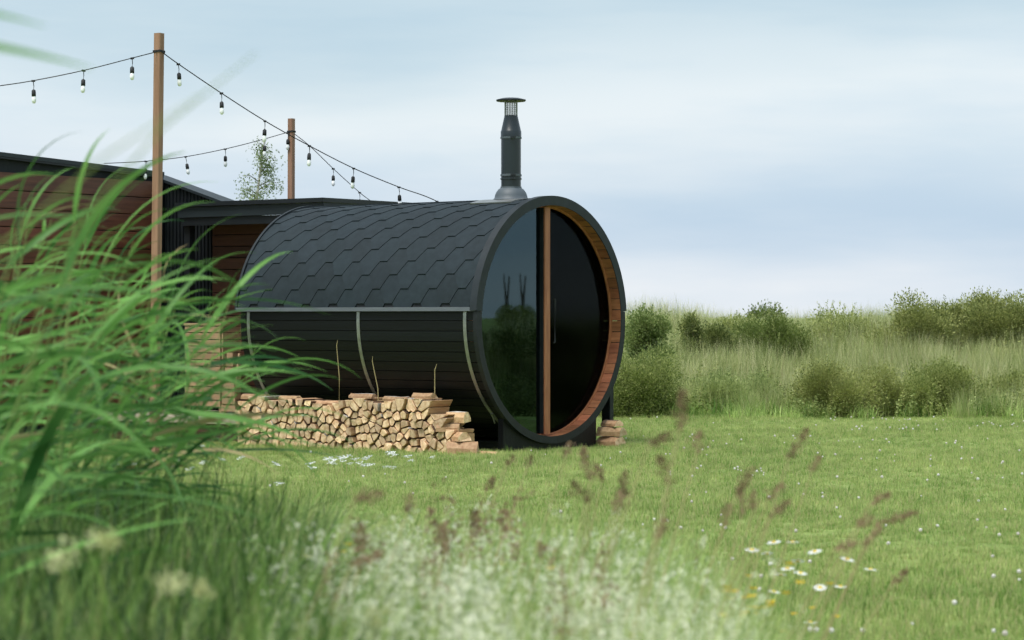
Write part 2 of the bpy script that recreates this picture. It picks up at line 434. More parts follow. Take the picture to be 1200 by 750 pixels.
# lower wall: black staves
RS = 1.08
ns = 38
for i in range(ns):
    t0 = EAVE + i * (370 - 2 * (EAVE - 180) - 190 + 0) / ns if False else EAVE + i * 190.0 / ns
    t1 = t0 + 190.0 / ns - 0.34
    m_ = MB().arc(-LEN + 0.05, -0.055, RS - 0.019, RS, t0, t1, 2, ZC)
    m_.build('stave', M['black_wood'], sauna)
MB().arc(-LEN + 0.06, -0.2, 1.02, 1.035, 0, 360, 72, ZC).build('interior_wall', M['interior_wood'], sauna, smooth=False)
MB().arc(-LEN + 0.02, -LEN + 0.055, 0.001, 1.075, 0, 360, 48, ZC).build('end_wall', M['black_wood'], sauna)
MB().arc(-LEN + 0.01, -0.03, 1.082, 1.102, 180 - EAVE, EAVE, 64, ZC).build('roof_underlay', M['underlay'], sauna)

# shingles -----------------------------------------------------------------
def clip(poly, axis, lim, keep_less):
    out_ = []
    for i in range(len(poly)):
        a, b_ = poly[i], poly[(i + 1) % len(poly)]
        ia = (a[axis] <= lim) == keep_less or abs(a[axis] - lim) < 1e-9
        ib = (b_[axis] <= lim) == keep_less or abs(b_[axis] - lim) < 1e-9
        if ia: out_.append(a)
        if ia != ib and abs(a[axis] - b_[axis]) > 1e-12:
            k = (lim - a[axis]) / (b_[axis] - a[axis])
            out_.append((a[0] + (b_[0] - a[0]) * k, a[1] + (b_[1] - a[1]) * k))
    return out_

R0 = 1.104
def shingle_mesh(poly):
    V, F, idx = [], [], {}
    def rr(t_): return R0 + 0.003 + 0.0095 * (0.5 - t_ / 0.27)
    def pt(s_, t_, r_):
        a = t_ / R0                         # t grows uphill; placed at the crown with uphill = +angle, pivot handled by the object
        return (s_, -r_ * math.sin(-a), r_ * math.cos(a))
    def vid(s_, t_):
        k = (round(s_, 4), round(t_, 4))
        if k not in idx:
            idx[k] = len(V); V.append(pt(s_, t_, rr(t_)))
        return idx[k]
    for k in range(4):
        q = clip(clip(poly, 1, -0.135 + k * 0.0675, False), 1, -0.135 + (k + 1) * 0.0675, True)
        q2 = []
        for p in q:
            if not q2 or (abs(p[0] - q2[-1][0]) + abs(p[1] - q2[-1][1])) > 1e-5: q2.append(p)
        if len(q2) > 2 and (abs(q2[0][0] - q2[-1][0]) + abs(q2[0][1] - q2[-1][1])) < 1e-5: q2.pop()
        if len(q2) > 2: F.append([vid(*p) for p in q2])
    nt_ = len(F)
    for i in range(len(poly)):
        a, b_ = poly[i], poly[(i + 1) % len(poly)]
        n0 = len(V)
        V.extend([pt(a[0], a[1], rr(a[1])), pt(b_[0], b_[1], rr(b_[1])), pt(b_[0], b_[1], R0 - 0.003), pt(a[0], a[1], R0 - 0.003)])
        F.append([n0, n0 + 3, n0 + 2, n0 + 1])
    me = mesh('shingle', V, F, M['shingle'])
    for i, p in enumerate(me.polygons): p.use_smooth = i < nt_
    return me

hexp = [(-0.0445, -0.135), (0.0445, -0.135), (0.1225, 0.0), (0.0445, 0.135), (-0.0445, 0.135), (-0.1225, 0.0)]
hexp = [(s_ * 0.992, t_) for s_, t_ in hexp]
cache = {}
X0, X1 = -LEN, -0.045
arc_half = R(90 - (180 - EAVE)) * R0
for side in (-1, 1):
    row = 0
    while True:
        tc_ = 0.06 + row * 0.135
        if tc_ - 0.135 > arc_half: break
        xoff = 0.0 if row % 2 == 0 else 0.167
        for cidx in range(-1, 11):
            xc = X0 + 0.05 + cidx * 0.334 + xoff
            q = [(s_ + xc, t_ + tc_) for s_, t_ in hexp]
            for ax_, lim, less in ((0, X0, False), (0, X1, True), (1, 0.0, False), (1, arc_half - 0.002, True)):
                if q: q = clip(q, ax_, lim, less)
            if len(q) < 3 or max(p[0] for p in q) - min(p[0] for p in q) < 0.02 or max(p[1] for p in q) - min(p[1] for p in q) < 0.015: continue
            loc_q = [((p[0] - xc) * side, p[1] - tc_) for p in q]
            if side == 1: pass
            key = tuple((round(a, 3), round(b_, 3)) for a, b_ in loc_q)
            if key not in cache: cache[key] = shingle_mesh([(-a, b_) for a, b_ in loc_q])
            # side -1: eave at 175 deg (camera side), uphill towards the crown
            ang_from_eave = tc_ / R0
            o = link('shingle', cache[key], sauna)
            if side == -1:
                o.rotation_euler = (R(EAVE - 90) - ang_from_eave, 0, 0)
                o.location = (xc, 0, ZC)
            else:
                o.rotation_euler = (R(EAVE - 90) - ang_from_eave, 0, 0); o.rotation_mode = 'QUATERNION'; o.rotation_quaternion = (Matrix.Rotation(math.pi, 3, 'Z') @ Matrix.Rotation(R(EAVE - 90) - ang_from_eave, 3, 'X')).to_quaternion()
                o.location = (xc, 0, ZC)
        row += 1
MB().arc(X0, X1, R0, R0 + 0.016, 88.5, 91.5, 4, ZC).build('ridge_strip', M['shingle'], sauna)
# eave flashing
for (t0, t1) in ((EAVE - 1.2, EAVE + 0.6), (180 - EAVE - 0.6, 180 - EAVE + 1.2)):
    MB().arc(-LEN, -0.03, 1.09, 1.128, t0, t1, 1, ZC).build('eave_flashing', M['eave_metal'], sauna)
# far end trim
MB().arc(-LEN - 0.015, -LEN + 0.012, 1.05, 1.128, 180 - EAVE, EAVE, 60, ZC).build('end_trim', M['trim_metal'], sauna)
# front rims
smooth_by_angle(MB().arc(-0.05, -0.004, 1.051, 1.118, EAVE + 0.6, 360 + 180 - EAVE - 0.6, 90, ZC).build('front_rim', M['black_paint'], sauna))
smooth_by_angle(MB().arc(-0.075, 0.0, 1.051, 1.138, 180 - EAVE - 0.4, EAVE + 0.4, 90, ZC).build('roof_edge_trim', M['trim_metal'], sauna))
# short lining staves around the recess
nl = 64
for i in range(nl):
    t0 = i * 360 / nl + random.uniform(-.1, .1)
    MB().arc(-0.115, -0.008 - random.uniform(0, .004), 1.0505, 1.0602, t0 + 0.18, t0 + 360 / nl - 0.18, 2, ZC).build('lining_stave', M['lining_wood'], sauna)
wf = MB().arc(-0.15, -0.115, 1.034, 1.0604, 0, 360, 96, ZC).build('glass_frame', M['orange_wood'], sauna)
smooth_by_angle(wf)
mu = MB().box(-0.15, -0.075, -0.04, 0.04, ZC - 1.034, ZC + 1.034, c=0.004).build('mullion', M['orange_wood'], sauna)
MB().box(-0.14, -0.09, -0.052, -0.0405, ZC - 1.03, ZC + 1.03).build('glazing_bead', M['black_paint'], sauna)

def half_disc(sgn, rad, th, y0):
    a0 = math.acos(y0 / rad)
    n = 40
    pts = [(rad * math.cos(a0 - 2 * a0 * i / n) * 1.0, rad * math.sin(a0 - 2 * a0 * i / n)) for i in range(n + 1)]
    mb = MB()
    vv = [(x, sgn * y, z) for x in (-th, 0) for (y, z) in pts]
    k = n + 1
    mb.add(vv, [tuple(range(k)), tuple(range(2 * k - 1, k - 1, -1))] + [(i, (i + 1) % k, k + (i + 1) % k, k + i) for i in range(k)])
    return mb
half_disc(-1, 1.038, 0.008, 0.041).build('glass_pane', M['glass'], sauna, loc=(-0.128, 0, ZC))
dp = half_disc(1, 1.038, 0.008, 0.041).build('glass_door', M['door_glass'], sauna, loc=(-0.128, 0, ZC))
dp['label'] = 'near black glass half right of the mullion'
MB().tube([(0.03, 0.12, -0.2), (0.045, 0.12, -0.2), (0.045, 0.12, 0.2), (0.03, 0.12, 0.2)], 0.008, 6).build('door_handle', M['black_metal'], dp)

# hoops round the belly, with a tensioner
for xh, t1 in ((-0.17, 262), (-1.42, 285), (-2.80, 285)):
    h = smooth_by_angle(MB().arc(xh - 0.018, xh + 0.018, RS + 0.001, RS + 0.007, EAVE + 0.7, t1, 40, ZC).build('hoop', M['steel'], sauna))
    tt = R(232 if xh > -1 else 225)
    bk = MB()
    c_ = Vector((xh, (RS + 0.02) * math.cos(tt), ZC + (RS + 0.02) * math.sin(tt)))
    bk.tube([c_ + Vector((0, -0.03 * math.sin(tt) * -1, 0.035)), c_, c_ + Vector((0, 0.02, -0.05))], [0.013, 0.009, 0.007], 8)
    bk.build('hoop_tensioner', M['steel'], h)

# cradles and feet
for xcr in (-0.04, -1.45, -2.70):
    mb = MB(); n = 24
    w = 0.70; pts = []
    for i in range(n + 1):
        y = -w + 2 * w * i / n
        pts.append((y, ZC - math.sqrt(1.118 ** 2 - y * y)))
    vv = [(x, y, z) for x in (xcr - 0.06, xcr) for (y, z) in pts + [(w, -0.02), (-w, -0.02)]]
    k = n + 3
    mb.add(vv, [tuple(range(k)), tuple(range(2 * k - 1, k - 1, -1))] + [(i, (i + 1) % k, k + (i + 1) % k, k + i) for i in range(k)])
    mb.build('cradle', M['black_wood'], sauna)
for yl in (0.98,):
    MB().box(-0.16, -0.06, yl - 0.03, yl + 0.03, -0.02, ZC - math.sqrt(1.118 ** 2 - yl * yl) + 0.03, c=0.004).build('foot', M['black_paint'], sauna)
for yl in (-0.5, 0.5):
    MB().box(-LEN + 0.1, -0.105, yl - 0.05, yl + 0.05, -0.01, 0.09).build('skid', M['black_wood'], sauna)

# chimney (fixed to the roof)
CX = -0.50
ch = link('chimney', None, sauna, loc=(CX, 0, 0)); ch.empty_display_size = 0.1
smooth_by_angle(MB().arc(-0.24, 0.24, 1.112, 1.123, 74, 106, 14, ZC).build('flashing_plate', M['steel'], ch))
smooth_by_angle(MB().lathe([(0.160, 2.255), (0.170, 2.285), (0.154, 2.300), (0.149, 2.325), (0.138, 2.352), (0.119, 2.378), (0.099, 2.392), (0.098, 2.405)]).build('boot', M['boot'], ch), 40)
smooth_by_angle(MB().lathe([(0.092, 2.38), (0.092, 2.86), (0.0955, 2.862), (0.0955, 2.915), (0.092, 2.92), (0.062, 3.055), (0.062, 3.062), (0.05, 3.062)]).build('pipe', M['pipe'], ch))
for zb in (2.478, 2.51, 2.855):
    cb_ = smooth_by_angle(MB().lathe([(0.092, zb - .010), (0.0985, zb - .008), (0.0985, zb + .008), (0.092, zb + .010)]).build('clamp_band', M['boot'] if zb != 2.478 else M['pipe'], ch))
    MB().box(0.06, 0.105, -0.085, -0.06, zb - .008, zb + .008).build('clamp_bolt', M['black_metal'], cb_)
cage = MB()
for k in range(16):
    a = 2 * math.pi * k / 16
    cage.tube([(0.058 * math.cos(a), 0.058 * math.sin(a), 3.06), (0.058 * math.cos(a), 0.058 * math.sin(a), 3.20)], 0.0032, 5)
for z in (3.075, 3.095, 3.115, 3.135, 3.155, 3.175, 3.193):
    cage.tube([(0.058 * math.cos(2 * math.pi * k / 24), 0.058 * math.sin(2 * math.pi * k / 24), z) for k in range(25)], 0.0016, 4, caps=False)
tag(cage.build('spark_cage', M['steel'], ch), kind='stuff')
smooth_by_angle(MB().lathe([(0.001, 3.196), (0.132, 3.192), (0.138, 3.200), (0.136, 3.208), (0.08, 3.222), (0.001, 3.228)]).build('rain_cap', M['black_metal'], ch))

# inside: benches and the stove
for j, (z, y0, y1) in enumerate(((1.27, 0.42, 0.78), (0.80, 0.1, 0.42))):
    n = 4
    for k in range(n):
        MB().box(-LEN + 0.1, -1.05 if j else -1.0, y0 + (y1 - y0) * k / n, y0 + (y1 - y0) * (k + 1) / n - 0.012, z - 0.03, z).build('bench_slat', M['lining_wood'], sauna)
stove = thing('sauna_stove', 'dark wood burning stove with stone filled cage behind the glass', 'stove', L(CX, -0.02, 0.28), ANG)
MB().box(-.17, .17, -.17, .17, 0, .34, c=0.01).build('firebox', M['black_metal'], stove)
gr = MB()
for k in range(8):
    z = .36 + k * .07
    gr.tube([(-.17, -.17, z), (.17, -.17, z), (.17, .17, z), (-.17, .17, z), (-.17, -.17, z)], 0.006, 4)
for (x, y) in ((-.17, -.17), (.17, -.17), (.17, .17), (-.17, .17)):
    gr.tube([(x, y, .34), (x, y, .87)], 0.01, 5)
tag(gr.build('stone_cage', M['steel'], stove), kind='stuff')
stm = []
for k in range(4):
    bm = bmesh.new(); bmesh.ops.create_icosphere(bm, subdivisions=1, radius=.055)
    for q in bm.verts: q.co *= random.uniform(.75, 1.15)
    me = bpy.data.meshes.new('stone'); bm.to_mesh(me); bm.free(); me.materials.append(M['stone']); stm.append(me)
for z in range(5):
    for a in range(10):
        th = a * .628 + z * .3
        link('stone', random.choice(stm), stove, loc=(.115 * math.cos(th), .115 * math.sin(th), .40 + z * .095), rot=(random.random() * 6, random.random() * 6, 0))
MB().tube([(0, 0, .34), (0, 0, 2.12)], 0.06, 14).build('flue', M['black_metal'], stove)

# ------------------------------------------------------------------ cabins on the left
def boards(parent, mat, a, b, z0, z1, pitch, top=None, gap=0.008, th=0.022, name='board'):
    """horizontal cladding boards between local points a and b (x,y), facing left of a->b turned outward"""
    a, b = Vector((a[0], a[1], 0)), Vector((b[0], b[1], 0))
    d = (b - a); ln = d.length; d.normalize(); n = Vector((d.y, -d.x, 0))
    k = 0; z = z0
    while z < z1 - 0.02:
        zt = min(z + pitch - gap, z1)
        mb = MB()
        vv = [a + n * o_ + Vector((0, 0, zz)) for o_, zz in ((0, z), (th, z), (th, zt - .006), (th - .006, zt), (0, zt))] + \
             [b + n * o_ + Vector((0, 0, zz)) for o_, zz in ((0, z), (th, z), (th, zt - .006), (th - .006, zt), (0, zt))]
        mb.add(vv, [(i, (i + 1) % 5, 5 + (i + 1) % 5, 5 + i) for i in range(5)] + [(4, 3, 2, 1, 0), (5, 6, 7, 8, 9)])
        mb.build(name, mat, parent)
        z += pitch

cabin = thing('timber_cabin', 'brown board clad cabin with black roof edge behind the reeds', 'cabin', LC(-5.49, 0, 0), CANG)
cy1, cy0 = 0.60, -3.4
# body: roof falls slightly towards the back (local +y)
vv = [(x, y, z) for x in (-4.0, -0.026) for (y, z) in ((cy0, -.02), (cy1, -.02), (cy1, 2.69), (cy0, 2.85))]
MB().add(vv, [(0, 1, 2, 3), (7, 6, 5, 4), (0, 4, 5, 1), (1, 5, 6, 2), (2, 6, 7, 3), (3, 7, 4, 0)]).build('body', M['underlay'], cabin)
z = 0.12; k = 0
while z < 2.85:
    zt = z + 0.172
    # boards are cut to the roof line
    ymax = cy1 if zt < 2.69 else cy1 - (zt - 2.69) / 0.16 * (cy1 - cy0)
    if ymax - cy0 > 0.3 and zt < 2.84:
        MB().box(-0.024, 0.0 + random.uniform(-.001, .001), cy0, ymax, z, zt, c=0.004).build('board', M['brown_board'], cabin)
    z += 0.18
def slab(parent, name, pts_yz, x0, x1, mat):
    n = len(pts_yz)
    vv = [(x, y, z) for x in (x0, x1) for (y, z) in pts_yz]
    return MB().add(vv, [tuple(range(n)), tuple(range(2 * n - 1, n - 1, -1))] + [(i, (i + 1) % n, n + (i + 1) % n, n + i) for i in range(n)]).build(name, mat, parent)
slab(cabin, 'roof', [(cy0 - .05, 2.855), (cy1 + .03, 2.694), (cy1 + .03, 2.735), (cy0 - .05, 2.897)], -4.05, 0.035, M['fascia'])
slab(cabin, 'roof_edge', [(cy0 - .05, 2.835), (cy1 + .025, 2.672), (cy1 + .025, 2.692), (cy0 - .05, 2.853)], 0.0025, 0.03, M['black_metal'])
MB().box(0.002, 0.03, cy1 - .03, cy1 + .02, 0, 2.67).build('corner_trim', M['black_metal'], cabin)

wing = thing('black_annex', 'black metal clad annex with sloping top and flat roofed porch', 'annex', LC(-5.45, 0.66, 0), CANG)
# ribbed metal wall, local x from 0 to 0.6, top falls to the right
rib = MB(); n = 18
for k in range(-4, n - 4):
    xa, xb = k * 0.05, k * 0.05 + 0.05
    za, zb = 2.62 - xa * .30, 2.62 - xb * .30
    rib.add([(xa, 0, 0), (xa + .038, 0, 0), (xa + .038, 0, za), (xa, 0, za)], [(0, 1, 2, 3)])
    rib.add([(xa + .038, 0, 0), (xa + .040, -.018, 0), (xa + .048, -.018, 0), (xb, 0, 0), (xa + .038, 0, za), (xa + .040, -.018, za), (xa + .048, -.018, zb), (xb, 0, zb)],
            [(0, 1, 5, 4), (1, 2, 6, 5), (2, 3, 7, 6)])
tag(rib.build('ribbed_wall', M['black_metal'], wing), kind='stuff')
vv = [(x, y, z) for y in (0.01, 0.22) for (x, z) in ((-.22, 0), (2.5, 0), (2.5, 1.86), (-.22, 2.66))]
MB().add(vv, [(0, 1, 2, 3), (7, 6, 5, 4), (0, 4, 5, 1), (1, 5, 6, 2), (2, 6, 7, 3), (3, 7, 4, 0)]).build('body', M['underlay'], wing)
vv = [(x, y, z) for y in (-0.04, 0.22) for (x, z) in ((-.22, 2.688), (1.2, 2.262), (1.2, 2.292), (-.22, 2.718))]
MB().add(vv, [(0, 1, 2, 3), (7, 6, 5, 4), (0, 4, 5, 1), (1, 5, 6, 2), (2, 6, 7, 3), (3, 7, 4, 0)]).build('roof', M['fascia'], wing)
z = 0.26
while z < 2.1:
    MB().box(0.68, 2.52, -0.03, -0.005, z, z + 0.112, c=0.003).build('board', M['shaded_porch_board'], wing)
    z += 0.12
porch_x0, porch_x1, porch_y0 = 0.60, 2.55, -0.46
pr = MB().box(porch_x0 - .02, porch_x1 + .02, porch_y0 - .03, 2.2, 2.335, 2.378).build('porch_roof', M['black_metal'], wing)
MB().box(porch_x0, porch_x1, porch_y0, porch_y0 + .04, 2.225, 2.332).build('fascia', M['fascia'], wing)
MB().box(porch_x0 + .015, porch_x1 - .015, porch_y0 + .02, porch_y0 + .06, 2.14, 2.222).build('fascia', M['black_metal'], wing)
MB().box(porch_x1 - .04, porch_x1, porch_y0 + .042, 2.15, 2.16, 2.332).build('fascia', M['fascia'], wing)
MB().box(porch_x0 + .01, porch_x1 - .045, porch_y0 + .065, -.05, 2.17, 2.2).build('porch_ceiling', M['dark_wood'], wing)
MB().box(porch_x0 + .02, porch_x0 + .10, porch_y0 + .065, porch_y0 + .145, 0.0, 2.168).build('porch_post', M['black_metal'], wing)

deck = thing('timber_deck', 'weathered plank deck with pale front edge beside the woodpile', 'deck', LC(-5.4, -0.95, 0), CANG)
for k in range(12):
    MB().box(0.0, 2.42, k * .125, k * .125 + .118, .205, .24, c=0.004).build('plank', M['grey_wood'], deck)
MB().box(0.0, 2.42, -.028, -.003, .185, .243).build('edge_board', M['grey_wood'], deck)
for k in range(2):
    MB().box(0.02, 2.40, .0, .025, .01 + k * .092, .095 + k * .09).build('skirt_board', M['dark_wood'], deck)
for (x, y) in ((.2, .2), (1.2, .2), (2.2, .2), (.2, 1.2), (1.2, 1.2), (2.2, 1.2)):
    MB().box(x - .05, x + .05, y - .05, y + .05, -.01, .203).build('deck_pier', M['dark_wood'], deck)

cab = thing('slatted_cabinet', 'pale slatted timber cabinet standing on the porch deck', 'cabinet', LC(-4.58, 0.02, 0.242), CANG)
for (x, y) in ((.02, .03), (.46, .03), (.02, .27), (.46, .27)):
    MB().box(x - .015, x + .015, y - .015, y + .015, 0, .87).build('leg', M['pale_wood'], cab)
for k in range(12):
    MB().box(0, .48, -.006, .013, .06 + k * .068, .06 + k * .068 + .058, c=0.003).build('slat', M['pale_wood'], cab)
    MB().box(.477, .495, .02, .29, .06 + k * .068, .06 + k * .068 + .058, c=0.003).build('slat', M['pale_wood'], cab)
MB().box(-.01, .50, -.015, .30, .875, .9, c=0.003).build('top', M['pale_wood'], cab)
ch2 = thing('folded_deck_chair', 'folded slatted timber deck chair leaning beside the cabinet', 'chair', LC(-3.98, -0.1, 0.242), CANG)
for k in range(8):
    w_ = .17 - k * .016
    MB().box(-.02, w_, .02 + k * .012, .036 + k * .012, .02 + k * .075, .02 + k * .075 + .06).build('slat', M['pale_wood'], ch2)
for x in (0.0, .1):
    MB().add([(x, .04, 0), (x + .02, .04, 0), (x + .02, .065, 0), (x, .065, 0), (x, .14, .6), (x + .02, .14, .6), (x + .02, .165, .6), (x, .165, .6)],
             [(0, 1, 5, 4), (1, 2, 6, 5), (2, 3, 7, 6), (3, 0, 4, 7), (0, 3, 2, 1), (4, 5, 6, 7)]).build('rail', M['pale_wood'], ch2)

# ------------------------------------------------------------------ posts and string lights
def post(px0, pxb, top_y, Y, w, label):
    X0 = (pxb - 600) * Y / FPX
    Zt = CAM_Z + (372 - top_y) * Y / FPX
    lean = (px0 - pxb) * Y / FPX
    o = thing('light_post', label, 'post', (X0, Y, 0), R(-30), 'wooden posts carrying the string lights')
    h_ = w / 2
    mb = MB(); mb.box(-h_, h_, -h_, h_, -.02, Zt, c=0.006)
    la = Matrix.Rotation(R(30), 3, 'Z') @ Vector((lean, 0, 0))
    mb.v = [(x + la.x * max(z, 0) / Zt, y + la.y * max(z, 0) / Zt, z) for x, y, z in mb.v]
    mb.build('shaft', M['post_wood'], o)
    zz = Zt - (.165 if px0 < 250 else .15)
    wr = MB()
    for k in range(3):
        c_ = h_ + .003
        cx, cy = la.x * zz / Zt, la.y * zz / Zt
        wr.tube([(cx - c_, cy - c_, zz + k * .007), (cx + c_, cy - c_, zz + k * .007 + .003), (cx + c_, cy + c_, zz + k * .007), (cx - c_, cy + c_, zz + k * .007 + .002), (cx - c_, cy - c_, zz + k * .007)], .0035, 5)
    wr.build('wire_tie', M['cable'], o)
    return o
post(186.5, 180.5, 39, 22.0, .068, 'tall wooden light post in front of the brown cabin')
post(341.5, 340.5, 139, 28.0, .062, 'wooden light post rising behind the porch roof')

# shared lamp meshes, origin at the cable
LM = {}
mb = MB(); mb.box(-.018, .018, -.006, .006, -.012, .006); LM['clip'] = mb.data('cable_clip', M['cable'])
mb = MB(); mb.tube([(0, 0, -.012), (.004, 0, -.05), (0, 0, -.088)], .0042, 5); LM['drop'] = mb.data('drop_cord', M['cable'])
mb = MB(); mb.lathe([(.001, -.085), (.010, -.086), (.0195, -.096), (.021, -.128), (.0205, -.150), (.001, -.1505)], 12); LM['socket'] = mb.data('socket', M['cable'], True)
mb = MB(); mb.lathe([(.0145, -.151), (.021, -.168), (.0225, -.185), (.020, -.203), (.012, -.216), (.001, -.220)], 12); LM['bulb'] = mb.data('bulb', M['bulb'], True)

def string_light(pts, lamps, label, scale=.88):
    """pts: (px, py, Y) way points, lamps: px positions"""
    W = [P(*p) for p in pts]
    base = W[0]
    o = thing('string_light', label, 'string lights', base, 0, 'string lights hung from the posts')
    # Catmull-Rom through the way points
    dense = []
    for i in range(len(W) - 1):
        p0, p1, p2, p3 = W[max(i - 1, 0)], W[i], W[i + 1], W[min(i + 2, len(W) - 1)]
        for k in range(8):
            t_ = k / 8
            dense.append(.5 * ((2 * p1) + (p2 - p0) * t_ + (2 * p0 - 5 * p1 + 4 * p2 - p3) * t_ ** 2 + (3 * p1 - p0 - 3 * p2 + p3) * t_ ** 3))
    dense.append(W[-1])
    MB().tube([p - base for p in dense], .0046, 6).build('cable', M['cable'], o)
    for lp in lamps:
        best = None
        for a, b_ in zip(dense, dense[1:]):
            pa, pb = 600 + a.x * FPX / a.y, 600 + b_.x * FPX / b_.y
            if min(pa, pb) <= lp <= max(pa, pb):
                best = a.lerp(b_, (lp - pa) / (pb - pa + 1e-9)); break
        if best is None: continue
        rz = random.uniform(-1, 1); tilt = random.uniform(-.14, .14)
        lm = link('lamp', LM['socket'], o, loc=best - base, rot=(tilt, random.uniform(-.1, .1), rz), scale=(scale,) * 3)
        link('bulb', LM['bulb'], lm); link('drop_cord', LM['drop'], lm); link('cable_clip', LM['clip'], lm)
string_light([(-30, 104.5, 21.2), (0, 100.5, 21.4), (39, 94.5, 21.5), (98, 82.5, 21.6), (155, 68, 21.8), (184, 60.5, 21.97)], (-18, 39, 98, 155), 'string of bulbs running from the left edge to the tall post')
string_light([(190, 61, 21.97), (209, 75, 22.1), (260, 109.5, 22.5), (311, 142, 23.0), (362, 170.5, 23.6), (414, 197, 24.1), (467, 219, 24.6), (508, 234, 25.0), (560, 262, 25.2)], (209, 259.5, 310.5, 362.5, 414.5, 467.5, 512), 'longest string of bulbs sloping from the tall post to behind the barrel')
string_light([(122, 191.5, 26.4), (170, 189, 26.8), (218, 183.5, 27.2), (264, 174.5, 27.5), (302, 165, 27.8), (339, 154.5, 27.97)], (171, 217.5, 264, 310.5, 337.5), 'string of bulbs sagging from the cabin roof to the porch post')
string_light([(344.5, 156.5, 27.97), (364, 172, 27.9), (392, 199, 27.9), (422, 226, 27.9), (438, 238, 27.9), (470, 262, 27.9)], (363, 390.5, 421.5, 452), 'short string of bulbs falling from the porch post behind the roof')

# ------------------------------------------------------------------ firewood
def voronoi_logs(length, top, area, seed):
    rg = random.Random(seed)
    cols = int(length / math.sqrt(area))
    pts = []
    H = 0.52
    rows = int(H / math.sqrt(area))
    for i in range(cols):
        for j in range(rows):
            s_ = (i + .5 + (.5 if j % 2 else 0) + rg.uniform(-.46, .46)) * length / cols
            h_ = (j + .5 + rg.uniform(-.46, .46)) * H / rows
            if 0 < s_ < length and h_ < top(s_): pts.append((s_, h_))
    for it in range(2):
        cells = []
        for i, p in enumerate(pts):
            poly = [(max(0, p[0] - .3), 0), (min(length, p[0] + .3), 0), (min(length, p[0] + .3), top(p[0]) + .02), (max(0, p[0] - .3), top(p[0]) + .02)]
            for j, q in enumerate(pts):
                if i == j or abs(p[0] - q[0]) > .5 or abs(p[1] - q[1]) > .5: continue
                mx_, my = (p[0] + q[0]) / 2, (p[1] + q[1]) / 2
                dx, dy = q[0] - p[0], q[1] - p[1]
                out_ = []
                for a, b_ in zip(poly, poly[1:] + poly[:1]):
                    da = (a[0] - mx_) * dx + (a[1] - my) * dy; db = (b_[0] - mx_) * dx + (b_[1] - my) * dy
                    if da <= 0: out_.append(a)
                    if (da < 0 < db) or (db < 0 < da):
                        k = da / (da - db); out_.append((a[0] + (b_[0] - a[0]) * k, a[1] + (b_[1] - a[1]) * k))
                poly = out_
                if len(poly) < 3: break
            cells.append(poly)
        if it == 0:
            pts = [(p[0] * .8 + .2 * sum(a for a, _ in c) / len(c), p[1] * .8 + .2 * sum(b_ for _, b_ in c) / len(c)) if len(c) > 2 else p for p, c in zip(pts, cells)]
    return [c for c in cells if len(c) > 2]

def log_mesh(poly, depth, rg):
    """split log: outline in (x, z), lying along local y; some faces carry bark"""
    cx = sum(p[0] for p in poly) / len(poly); cz = sum(p[1] for p in poly) / len(poly)
    big = max(math.hypot(p[0] - cx, p[1] - cz) for p in poly)
    q = []
    for p in poly:
        d = math.hypot(p[0] - cx, p[1] - cz)
        k = max(.5, 1 - rg.uniform(.005, .012) / max(d, .01))
        q.append((cx + (p[0] - cx) * k, cz + (p[1] - cz) * k))
    # cut the corners a little unevenly
    q2 = []; ed = []
    n = len(q)
    for i in range(n):
        a, b_, c = q[i - 1], q[i], q[(i + 1) % n]
        k1, k2 = rg.uniform(.03, .14), rg.uniform(.03, .14)
        q2 += [(b_[0] + (a[0] - b_[0]) * k1, b_[1] + (a[1] - b_[1]) * k1), (b_[0] + (c[0] - b_[0]) * k2, b_[1] + (c[1] - b_[1]) * k2)]
    n = len(q2)
    V = []
    for j, y in enumerate((-depth / 2, -depth / 2 + .006, depth / 2)):
        for (x, z) in q2:
            sc = .94 if j == 0 else 1.0
            V.append((cx + (x - cx) * sc, y + (rg.uniform(-.004, .004) if j == 0 else 0), cz + (z - cz) * sc))
    F = [tuple(range(n)), tuple(range(3 * n - 1, 2 * n - 1, -1))]; MI = [0, 0]
    bark0 = rg.randrange(n); nb = rg.choice((0, 2, 3, 3, 4)); bt = 3 if rg.random() < .22 else 2
    for i in range(n):
        bark = ((i - bark0) % n) < nb
        for j in (0, 1):
            F.append((j * n + i, (j + 1) * n + i, (j + 1) * n + (i + 1) % n, j * n + (i + 1) % n)); MI.append((bt if bark else (1 if j else 0)))
    V = [(x - cx, y, z - cz) for x, y, z in V]
    return mesh('log', V, F, [M['log_end'], M['log_side'], M['bark'], M['birch']], MI), cx, cz

PX0, PLEN, PY = -2.80, 2.64, -1.26       # along the barrel; face of the stack at local y
def pile_top(s_):
    return .425 + .02 * math.sin(s_ * 4.1 + .5) + .025 * math.sin(s_ * 9.7) + (.04 * min(1, max(0, (s_ - 1.9) / .4))) - max(0, s_ - 2.30) * .9 - max(0, .25 - s_) * .6
rg = random.Random(3)
LG = 'firewood logs stacked beside the barrel'
stack = []
for poly in voronoi_logs(PLEN, pile_top, .0047, 5):
    d = rg.uniform(.27, .31)
    me, cx, cz = log_mesh(poly, d, rg)
    off = rg.uniform(-.02, .02)
    o = link('firewood_log', me, loc=L(PX0 + cx, PY + .15 + off, max(cz, .02)), rot=(0, 0, ANG + rg.uniform(-.03, .03)))
    stack.append((o, PX0 + cx, cz))

layers = ('bottom', 'second', 'third', 'fourth', 'fifth', 'top')
lay = {}
for q in stack: lay.setdefault(min(5, int(q[2] / .075)), []).append(q)
for k, lst in lay.items():
    for i, q in enumerate(sorted(lst, key=lambda a: a[1])):
        tag(q[0], f'split log end in the stack, {layers[k]} layer, {nth(i + 1)} from the left', 'log', LG)

